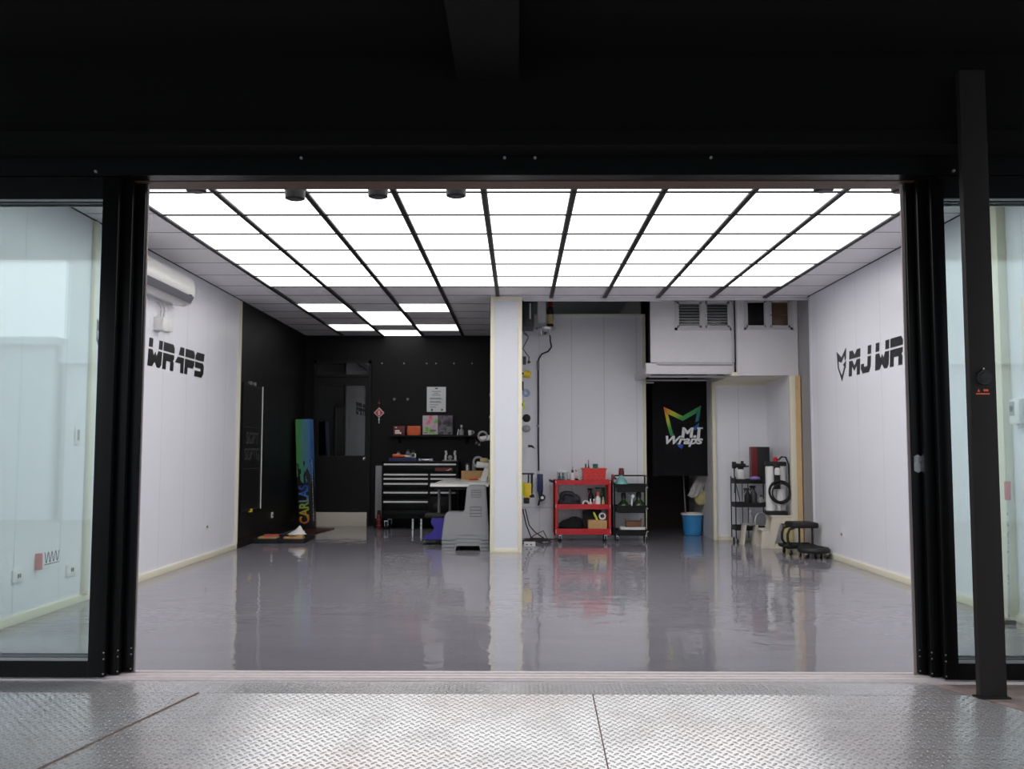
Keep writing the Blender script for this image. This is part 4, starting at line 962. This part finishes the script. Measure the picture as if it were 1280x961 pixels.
b = T('rag_pile', 'dark rags heaped between the bottles and the red basket', 'rag', (.72, 11.92, S1)); MB().ball((0, 0, .02), (.05, .04, .04), 8).jitter(.006, 2).build('folds', 'cloth_black', b); MB().ball((.05, -.01, .015), (.03, .03, .03), 8).jitter(.005, 8).build('red_fold', 'cloth_grey', b)
b = T('basket', 'bright red plastic basket on top of the red cart', 'basket', (.945, 11.84, S1))
MB().prism([(-.13, 0), (.13, 0), (.145, .19), (-.145, .19)], 'y', -.11, -.104).prism([(-.13, 0), (.13, 0), (.145, .19), (-.145, .19)], 'y', .104, .11).prism([(-.13, 0), (-.124, 0), (-.139, .19), (-.145, .19)], 'y', -.104, .104).prism([(.13, 0), (.124, 0), (.139, .19), (.145, .19)], 'y', -.104, .104).box(-.13, .13, -.104, .104, 0, .006).build('basket_body', 'red_plastic', b)
MB().box(-.15, .15, -.116, -.104, .175, .195, bev=.003).box(-.15, .15, .104, .116, .175, .195, bev=.003).build('rim', 'red_plastic', b)
m = MB()
for zz in (.05, .095, .135):
    for q in range(4): m.box(-.10+.06*q+(.02 if zz == .095 else 0), -.075+.06*q+(.02 if zz == .095 else 0), -.111, -.11, zz, zz+.006)
m.build('slot', 'dkred', b)
bottle(.843, 11.84, S1+.007, .018, .24, 'rubber', 'rubber', 'short black bottle sticking out of the red basket')
bottle(.880, 11.86, S1+.007, .016, .29, 'dkgrey', 'grey_plastic', 'tall slim dark bottle sticking out of the red basket')
bottle(.915, 11.85, S1+.007, .017, .25, 'white_plastic', 'letter_white', 'white bottle sticking out of the red basket')
b = T('tin', 'teal green tin sticking out of the red basket', 'tin', (.965, 11.85, S1+.007)); MB().lathe([(.032, 0), (.032, .215)]).build('tin_body', 'teal', b); MB().lathe([(.033, .215), (.033, .24)]).build('lid', 'teal', b)
# middle shelf
b = T('folded_bag', 'charcoal folded cloth bag on the middle shelf of the red cart', 'bag', (.635, 11.83, S2+.002))
MB().ball((0, 0, .075), (.145, .11, .075), 12).ball((-.03, -.03, .145), (.10, .08, .065), 10).ball((.06, -.03, .11), (.075, .09, .06), 10).jitter(.006, 6).build('bag_body', 'cloth_grey', b, 80)
MB().tube([(-.08, -.10, .10), (-.06, -.115, .17), (.03, -.11, .16), (.10, -.105, .09)], .008).build('strap', 'rubber', b)
b = T('tape_roll', 'white cored black tape roll on the middle shelf of the red cart', 'tape', (.835, 11.75, S2))
MB().torus((0, 0, .05), .037, .011, 'y', 26, 8).build('roll', 'letter_white', b); MB().cyl((0, .0, .05), (0, .05, .05), .036).build('core', 'rubber', b)
bottle(.893, 11.74, S2, .020, .115, 'white_plastic', 'letter_white', 'small white bottle left in the row on the middle red shelf')
bottle(.935, 11.73, S2, .022, .115, 'pink', 'letter_white', 'pinkish bottle in the row on the middle red shelf')
bottle(.985, 11.74, S2, .034, .20, 'white_plastic', 'orange', 'tall white bottle with orange cap on the middle red shelf', caph=.25)
bottle(1.05, 11.74, S2, .020, .14, 'straw', 'grey_plastic', 'tan bottle at the right end of the middle red shelf')
bottle(.91, 11.90, S2, .035, .24, 'rubber', 'rubber', 'black spray bottle at the back of the middle red shelf', trigger=True)
b = T('green_box', 'dark green box at the back right of the middle red shelf', 'box', (1.03, 11.93, S2)); MB().box(-.06, .06, -.05, .05, 0, .25, bev=.003).build('box_body', 'green_glass', b); MB().box(-.06, .06, -.051, -.05, .08, .12).build('band', 'dkgrey', b)
# bottom shelf
b = T('black_bag', 'crumpled black bag on the bottom shelf of the red cart', 'bag', (.65, 11.82, S3+.002))
MB().ball((0, 0, .085), (.155, .12, .085), 12).ball((.05, -.02, .13), (.10, .09, .07), 10).jitter(.007, 9).build('bag_body', 'cloth_black', b, 80); MB().box(-.0, .07, -.128, -.118, .035, .05).build('tag', 'letter_white', b)
b = T('black_box', 'black box behind the carton on the bottom shelf of the red cart', 'box', (.91, 11.93, S3)); MB().box(-.10, .13, -.06, .06, 0, .27, bev=.004).build('box_body', 'rubber', b); MB().box(-.10, .13, -.062, .062, .23, .275, bev=.003).build('lid', 'black', b)
b = T('carton', 'tan cardboard carton on the bottom shelf of the red cart', 'carton', (.985, 11.77, S3))
MB().box(-.125, .105, -.09, .07, 0, .165, bev=.003).build('box_body', 'card', b); MB().box(.03, .035, -.0915, -.09, .0, .165).build('tape_seam', 'wood', b)
b = T('tape_roll', 'white tape roll standing on the carton in the red cart', 'tape', (1.04, 11.74, S3+.166)); MB().torus((0, 0, .046), .036, .011, 'y', 26, 8).build('roll', 'letter_white', b); MB().torus((0, 0, .046), .027, .004, 'y').build('core', 'grey_plastic', b)
b = T('marker_pen', 'bright yellow green stick leaning beside the white tape roll', 'marker', (.965, 11.74, S3+.166)); MB().cyl((.01, 0, .0), (-.03, 0, .085), .014).build('barrel', 'yellowgreen', b); MB().cyl((-.03, 0, .085), (-.036, 0, .1), .010).build('tip', 'straw', b)
b = T('spray_gun', 'dark red spray gun hung on the right edge of the red cart', 'spray gun', (1.172, 11.80, .70))
MB().box(-.015, .012, -.05, .0, .0, .12, bev=.006).box(-.012, .03, -.06, -.02, .06, .11, bev=.006).build('gun_body', 'dkred', b); MB().cyl((.02, -.05, .08), (.045, -.06, .06), .012).build('nozzle', 'dkgrey', b)
MB().cyl((.006, -.04, -.28), (.006, -.04, .0), .005, n=8).build('lance', 'steel', b)

# ------------------------------------------------------------------ black cart
k = T('utility_cart', 'black three tier utility cart right of the red cart', 'utility cart', (1.395, 11.85, 0))
def tub(z0, z1):
    m = MB(); i, o = .165, .195
    for s_ in (-1, 1):
        m.prism([(-i, z0), (i, z0), (o, z1), (-o, z1)], 'y', s_*.14-.003, s_*.14+.003)
        m.prism([(s_*i, z0), (s_*(i-.006), z0), (s_*(o-.006), z1), (s_*o, z1)], 'y', -.137, .137)
    m.box(-i, i, -.137, .137, z0, z0+.006).box(-o-.004, o+.004, -.152, -.137, z1-.012, z1).box(-o-.004, o+.004, .137, .152, z1-.012, z1)
    m.build('basket_tier', 'black', k)
tub(.60, .70); tub(.345, .435); tub(.065, .14)
for x in (-.205, .205):
    for y in (-.12, .12): MB().cyl((x, y, .055), (x, y, .80 if x > 0 or y > 0 else .72), .010, n=10).build('upright', 'black', k)
MB().tube([(-.205, .12, .80), (.205, .12, .80), (.205, -.12, .80)], .009, 8).build('handle', 'black', k)
for x in (-.17, .19):
    for y in (-.11, .11): caster(k, x, y, .026)
m = MB()
for z in (.66, .40, .12): m.cyl((.2, -.165, z), (.2, -.152, z), .008, n=8)
m.build('bolt', 'steel', k)
def sprayer(x, z, body, head, lb, r=.07, h=.22):
    b = T('pump_sprayer', lb, 'spray bottle', (x, 11.80, z))
    MB().lathe([(r*.9, 0), (r, .01), (r*1.0, h*.32), (r*.82, h*.45), (r*.34, h*.62), (r*.3, h*.74)], n=26).build('bottle_body', body, b)
    MB().lathe([(r*.42, h*.70), (r*.42, h*.84), (r*.34, h)], n=18).build('pump_head', head, b)
    return b
sprayer(1.285, .607, 'aqua', 'dkred', 'aqua blue pump sprayer with dark red head on the black cart', .083, .29)
b = sprayer(1.31, .352, 'green_glass', 'rubber', 'left dark green pump sprayer on the middle tier of the black cart', .075, .24); MB().box(-.06, -.03, -.08, -.07, .04, .08).build('label', 'letter_white', b)
b = sprayer(1.50, .352, 'green_glass', 'rubber', 'right dark green pump sprayer on the middle tier of the black cart', .08, .26)
MB().prism([(-.10, .19), (-.075, .17), (-.055, .20), (-.08, .225)], 'y', -.06, -.03).box(-.10, -.085, -.05, -.03, .05, .17).build('trigger', 'letter_white', b)
b = T('white_tray', 'white shallow tray on the bottom tier of the black cart', 'tray', (1.41, 11.82, .073)); open_tray(MB(), -.15, .155, -.11, .11, 0, .095, .005).build('tray_body', 'white_plastic', b)
MB().box(-.152, .157, -.115, -.11, .085, .098).build('rim', 'letter_white', b)
b = T('brown_box', 'small open brown box in the white tray of the black cart', 'box', (1.43, 11.84, .079)); open_tray(MB(), -.09, .10, -.07, .07, 0, .16, .005).build('box_body', 'brown', b); MB().prism([(-.09, .16), (-.105, .19), (-.10, .19), (-.085, .16)], 'y', -.07, .07).prism([(.10, .16), (.108, .19), (.112, .19), (.105, .16)], 'y', -.07, .07).build('flap', 'straw', b)

# ------------------------------------------------------------------ curtain and corridor
c = T('logo_curtain', 'black curtain printed with a rainbow emblem and MJ Wraps across the corridor', 'curtain', (2.135, 12.24, .79))
bm = bmesh.new(); N = 60
for r_ in range(2):
    pass
mb = MB(); cols = []
for i in range(N+1):
    x = -.395+.79*i/N; y = .012*math.sin(i*.52)+.006*math.sin(i*1.3)
    if abs(x) < .28: y *= .25
    cols.append((mb._v((x, y, 0)), mb._v((x, y, .6)), mb._v((x, y*.5, 1.24))))
for a_, b_ in zip(cols, cols[1:]):
    mb.bm.faces.new([a_[0], b_[0], b_[1], a_[1]]); mb.bm.faces.new([a_[1], b_[1], b_[2], a_[2]])
bmesh.ops.solidify(mb.bm, geom=list(mb.bm.faces), thickness=.004)
mb.build('cloth', 'curtain', c, 80)
lg = MB()
def lp(px, py): return ((px-393)/735*1.02, (625-(py-40))/735*1.02-.02)       # crop pixels to metres round the print
S_ = .25/ (570-215) * 2
def q(px, py): return ((px-395)*.001385, .90-(py-280)*.001385)
for pl in ([(215, 280), (395, 368), (395, 415), (250, 345)], [(570, 270), (395, 368), (395, 415), (535, 338)], [(215, 280), (258, 350), (300, 520), (275, 548), (246, 440)], [(570, 270), (548, 415), (512, 428), (528, 340)], [(552, 430), (470, 495), (520, 500), (545, 470)], [(275, 545), (300, 525), (330, 575), (300, 580)], [(325, 610), (400, 640), (385, 680), (345, 650)]):
    lg.prism([q(*p_) for p_ in pl], 'y', -.0095, -.006)
lg.build('emblem', 'logo', c)
text_mesh('lettering', 'M.J', .175, 'letter_white', c, at(.10, -.011, q(0, 568)[1]), offset=.008, squash=1.15, shear=.1)
MB().box(.185, .262, -.0135, -.0095, q(0, 568)[1]+.108, q(0, 568)[1]+.127).build('letter_serif', 'letter_white', c)
text_mesh('lettering', 'Wraps', .145, 'letter_white', c, at(-.01, -.012, q(0, 630)[1]), offset=.005, squash=1.25, shear=.35)
struct('rod_1', MB().cyl((1.63, 12.24, 2.035), (2.45, 12.24, 2.035), .012).cyl((1.63, 12.20, 2.0), (1.76, 12.20, 2.0), .010), 'mezz', label='curtain rod across the corridor', cat='rod')
b = T('bucket', 'blue plastic bucket with white rim on the corridor floor', 'bucket', (2.31, 12.6, 0))
MB().lathe([(.105, 0), (.115, .005), (.135, .265), (.128, .265), (.11, .012)], n=32).build('bucket_body', 'blue', b)
MB().lathe([(.134, .262), (.152, .268), (.150, .288), (.13, .292), (.126, .27)], n=32).build('rim', 'white_plastic', b)
MB().tube([(.14*math.cos(a_*PI/16)*1.0, -.145*math.sin(a_*PI/16)*.35-.02, .27-.10*math.sin(a_*PI/16)) for a_ in range(17)], .004).build('handle', 'blue', b)
b = T('mop_stick', 'thin grey stick standing in the blue bucket', 'stick', (2.240, 12.62, .013)); MB().cyl((.0, 0, .0), (-.04, .0, .82), .008).build('pole', 'grey_metal', b); MB().cyl((-.04, 0, .82), (-.045, 0, .9), .012).build('grip', 'rubber', b)
b = T('hanging_rag', 'white rag hanging in the corridor above the blue bucket', 'rag', (2.43, 12.45, .79))
mb = MB(); rows = []
for r_ in range(9):
    v = r_/8; row = []
    for i in range(13):
        u = i/12; x = -.07+.13*u-.10*v*(1-u*.55); row.append(mb._v((x-.03*v, .016*math.sin(u*14+v*2)*(.4+v), -.30*v*(1-.35*abs(u-.35)))))
    rows.append(row)
for A_, B_ in zip(rows, rows[1:]):
    for i in range(12): mb.bm.faces.new([A_[i], A_[i+1], B_[i+1], B_[i]])
bmesh.ops.solidify(mb.bm, geom=list(mb.bm.faces), thickness=.006)
mb.build('cloth', 'cloth_white', b, 80); MB().cyl((-.01, 0, -.01), (-.01, .0, .05), .006).build('hook', 'steel', b)
b = T('straw_brush', 'round beige brush hanging behind the white rag', 'brush', (2.41, 12.50, .50)); MB().ball((0, 0, 0), (.085, .03, .10), 12).build('bristles', 'straw', b); MB().cyl((0, 0, .08), (.01, 0, .27), .008).build('handle', 'wood', b)

# ------------------------------------------------------------------ right recess cluster
k = T('wire_trolley', 'slim black three tier wire trolley in the recess', 'trolley', (2.84, 11.62, 0))
for z in (.715, .43, .15): 
    m = MB().box(-.20, .20, -.12, .12, z, z+.008)
    m.box(-.205, .205, -.125, -.12, z, z+.055).box(-.205, .205, .12, .125, z, z+.055).box(-.205, -.2, -.12, .12, z, z+.055).box(.2, .205, -.12, .12, z, z+.055)
    m.build('tier', 'rubber', k)
for x in (-.20, .20):
    for y in (-.12, .12): MB().cyl((x, y, .05), (x, y, .80), .007, n=8).build('upright', 'rubber', k)
MB().tube([(-.20, -.12, .775), (-.20, .12, .775)], .007).tube([(-.12, -.125, .06), (-.12, -.125, .76)], .005, 6).tube([(-.05, -.125, .06), (-.05, -.125, .76)], .005, 6).tube([(-.2, -.12, .74), (-.15, -.13, .5), (-.12, -.125, .42)], .005, 6).build('side_wire', 'rubber', k)
for x in (-.18, .18):
    for y in (-.10, .10): caster(k, x, y, .024)
W1, W2, W3 = .724, .439, .159
b = T('foam_sprayer', 'white jar foam sprayer with black head on the wire trolley', 'sprayer', (2.73, 11.60, W1))
MB().lathe([(.052, 0), (.056, .01), (.056, .14), (.035, .165)]).build('jar', 'white_plastic', b)
MB().lathe([(.036, .162), (.036, .19)]).cyl((-.09, 0, .21), (.06, 0, .21), .024).cyl((-.10, 0, .215), (-.06, 0, .215), .042).cyl((.02, 0, .22), (.02, 0, .265), .018).box(.05, .10, -.012, .012, .19, .21).build('spray_head', 'rubber', b)
MB().tube([(-.085, -.03, .19), (-.09, -.05, .08), (-.10, -.14, .05), (-.11, -.15, -.12)], .008).build('pistol_grip', 'rubber', b)
b = T('tall_box', 'tall red and black box standing on the wire trolley', 'box', (2.97, 11.66, W1))
MB().box(-.03, .12, -.055, .055, 0, .44, bev=.003).build('black_side', 'rubber', b); MB().box(-.105, -.03, -.055, .055, 0, .44, bev=.003).build('red_side', 'dkred', b)
b = T('lilac_lid', 'lilac round lid lying in front of the tall red and black box', 'lid', (2.89, 11.545, W1+.045)); MB().lathe([(.06, 0), (.065, .006), (.055, .028), (.02, .034)], n=28).build('lid_shell', 'lilac', b); MB().lathe([(.014, .033), (.014, .04)]).build('knob', 'lilac', b)
b = T('lid_stack_box', 'flat black box under the lilac lid on the wire trolley', 'box', (2.89, 11.545, W1)); MB().box(-.07, .07, -.06, .05, 0, .040, bev=.003).build('box_body', 'black', b); MB().box(-.07, .07, -.061, .051, .036, .0445).build('lid', 'dkgrey', b)
bottle(2.80, 11.56, W2, .04, .22, 'rubber', 'dkgrey', 'black trigger bottle on the middle tier of the wire trolley', trigger=True)
bottle(2.88, 11.58, W2, .04, .25, 'dkgrey', 'rubber', 'tallest dark trigger bottle on the middle tier of the wire trolley', trigger=True)
bottle(2.965, 11.56, W2, .035, .14, 'grey_plastic', 'dkgrey', 'grey bottle on the middle tier of the wire trolley')
bottle(2.83, 11.56, W3, .036, .25, 'grey_plastic', 'letter_white', 'pale grey bottle on the bottom tier of the wire trolley')
b = T('plate_disc', 'pale translucent round lid standing on the bottom tier of the wire trolley', 'lid', (2.96, 11.57, W3+.010), .5); MB().cyl((0, 0, .10), (0, .012, .10), .098, n=36).build('disc', 'grey_plastic', b); MB().torus((0, -.002, .10), .094, .005, 'y', 36, 6).build('rim', 'letter_white', b)

def frame_stool(t, wd, h, dep, m_):
    w2 = wd/2
    for y in (-dep/2, dep/2-.022):
        mb = MB()
        for pl in ([(-w2*.62, 0), (-w2*.25, 0), (.035, h-.07), (-.055, h)], [(-.055, h), (.035, h-.07), (.115, h-.07), (.165, h)], [(.115, h-.07), (.165, h), (w2, 0), (.118, 0)],
                   [(-w2*.25, 0), (.118, 0), (.118, .05), (-w2*.25+.02, .05)], [(-w2, 0), (-w2*.60, 0), (-w2*.45, .2), (-w2+.015, .2)]):
            mb.prism(pl, 'y', y, y+.022)
        mb.build('side_frame', m_, t)
    MB().box(-.065, .17, -dep/2-.004, dep/2+.004, h, h+.018, bev=.006).build('top_step', m_, t)
    MB().box(-w2-.004, -w2*.42, -dep/2-.004, dep/2+.004, .20, .218, bev=.006).build('lower_step', m_, t)
    MB().box(-w2*.2, w2-.06, dep/2-.06, dep/2-.045, .02, .05).build('crossbar', m_, t)
s = T('frame_stool', 'beige plastic step stool with open sides carrying the white sprayer', 'step stool', (2.965, 10.98, 0))
frame_stool(s, .38, .355, .24, 'beige_plastic')
s = T('frame_stool', 'small beige grey folding stool behind the beige step stool', 'stool', (2.77, 11.34, 0))
MB().box(-.10, .08, -.07, .07, .235, .25, bev=.004).build('seat', 'grey_plastic', s)
for x in (-.085, .055): MB().prism([(x-.03, 0), (x+.0, 0), (x+.03, .236), (x, .236)], 'y', -.065, .065).build('leg', 'beige_plastic', s)
b = T('cream_canister', 'cream upright canister before the beige step stool', 'canister', (3.075, 10.80, 0))
MB().box(-.045, .045, -.04, .04, .0, .25, bev=.012).build('canister_body', 'straw', b); MB().box(-.03, .03, -.03, .03, .25, .268, bev=.004).build('lid', 'straw', b)
b = T('filter_sprayer', 'white upright pressure sprayer with black hose standing on the beige stool', 'sprayer', (2.987, 10.98, .3745))
for x in (-.06, .06): MB().lathe([(.05, .045), (.056, .05), (.056, .55), (.045, .565)], (x, 0, 0), 24).build('cylinder', 'white_plastic', b)
MB().box(-.118, .118, -.07, .07, 0, .046, bev=.006).build('base', 'rubber', b)
MB().box(-.035, .035, -.075, -.052, .30, .60, bev=.004).box(-.115, .115, -.06, .06, .565, .615, bev=.01).build('bracket', 'rubber', b)
MB().lathe([(.03, .46), (.034, .47), (.034, .53), (.02, .545)], (0, -.09, 0), 18).build('gauge_cap', 'white_plastic', b)
MB().lathe([(.022, .60), (.026, .61), (.026, .655), (.018, .665)], (-.005, -.03, 0), 18).build('red_knob', 'red', b)
m = MB()
for R_, dx, dz, dy in ((.115, .02, 0, -.10), (.128, .025, -.005, -.115), (.105, .03, -.012, -.13), (.12, .01, .006, -.12)): m.torus((dx, dy, .27+dz), R_, .0095, 'y', 36, 8)
m.tube([(.02, -.05, .63), (.06, -.06, .67), (.10, -.08, .665), (.128, -.10, .58), (.13, -.10, .44), (.13, -.10, .30), (.12, -.11, .20), (.06, -.12, .16)], .0095)
m.build('hose_coil', 'rubber', b)
MB().box(.035, .08, -.1, -.06, .055, .16).build('outlet_block', 'grey_plastic', b)

c = T('mechanic_seat', 'black mechanic creeper seat with padded top on tube legs', 'roller seat', (3.06, 10.28, 0))
MB().box(-.135, .15, -.15, .15, .285, .345, bev=.018).build('seat_pad', 'rubber', c)
for y in (-.11, .11): MB().tube([(-.10, y, .29), (-.15, y, .275), (-.175, y, .22), (-.175, y, .15), (-.15, y, .11), (-.10, y, .10), (.12, y, .10)], .014).build('frame_tube', 'rubber', c)
MB().tube([(-.05, -.11, .285), (-.05, -.11, .10)], .011).tube([(.09, -.11, .285), (.09, -.11, .10)], .012).build('leg', 'rubber', c)
MB().prism([(-.20, -.17), (.12, -.17), (.15, -.12), (.15, .12), (.12, .17), (-.20, .17)], 'z', .072, .10).build('tray_base', 'black', c)
for x in (-.15, .11):
    for y in (-.13, .13): caster(c, x, y, .030)
c = T('low_creeper', 'low black rounded creeper board on casters against the right wall', 'creeper', (3.075, 9.90, 0))
MB().lathe([(.15, .055), (.17, .06), (.175, .085), (.16, .11), (.12, .115), (.10, .10)], n=36).xf(Matrix.Diagonal((.93, 1.1, 1, 1))).build('board_pad', 'rubber', c)
for x, y in ((-.11, -.1), (.11, -.1), (-.11, .1), (.11, .1)): caster(c, x, y, .022)
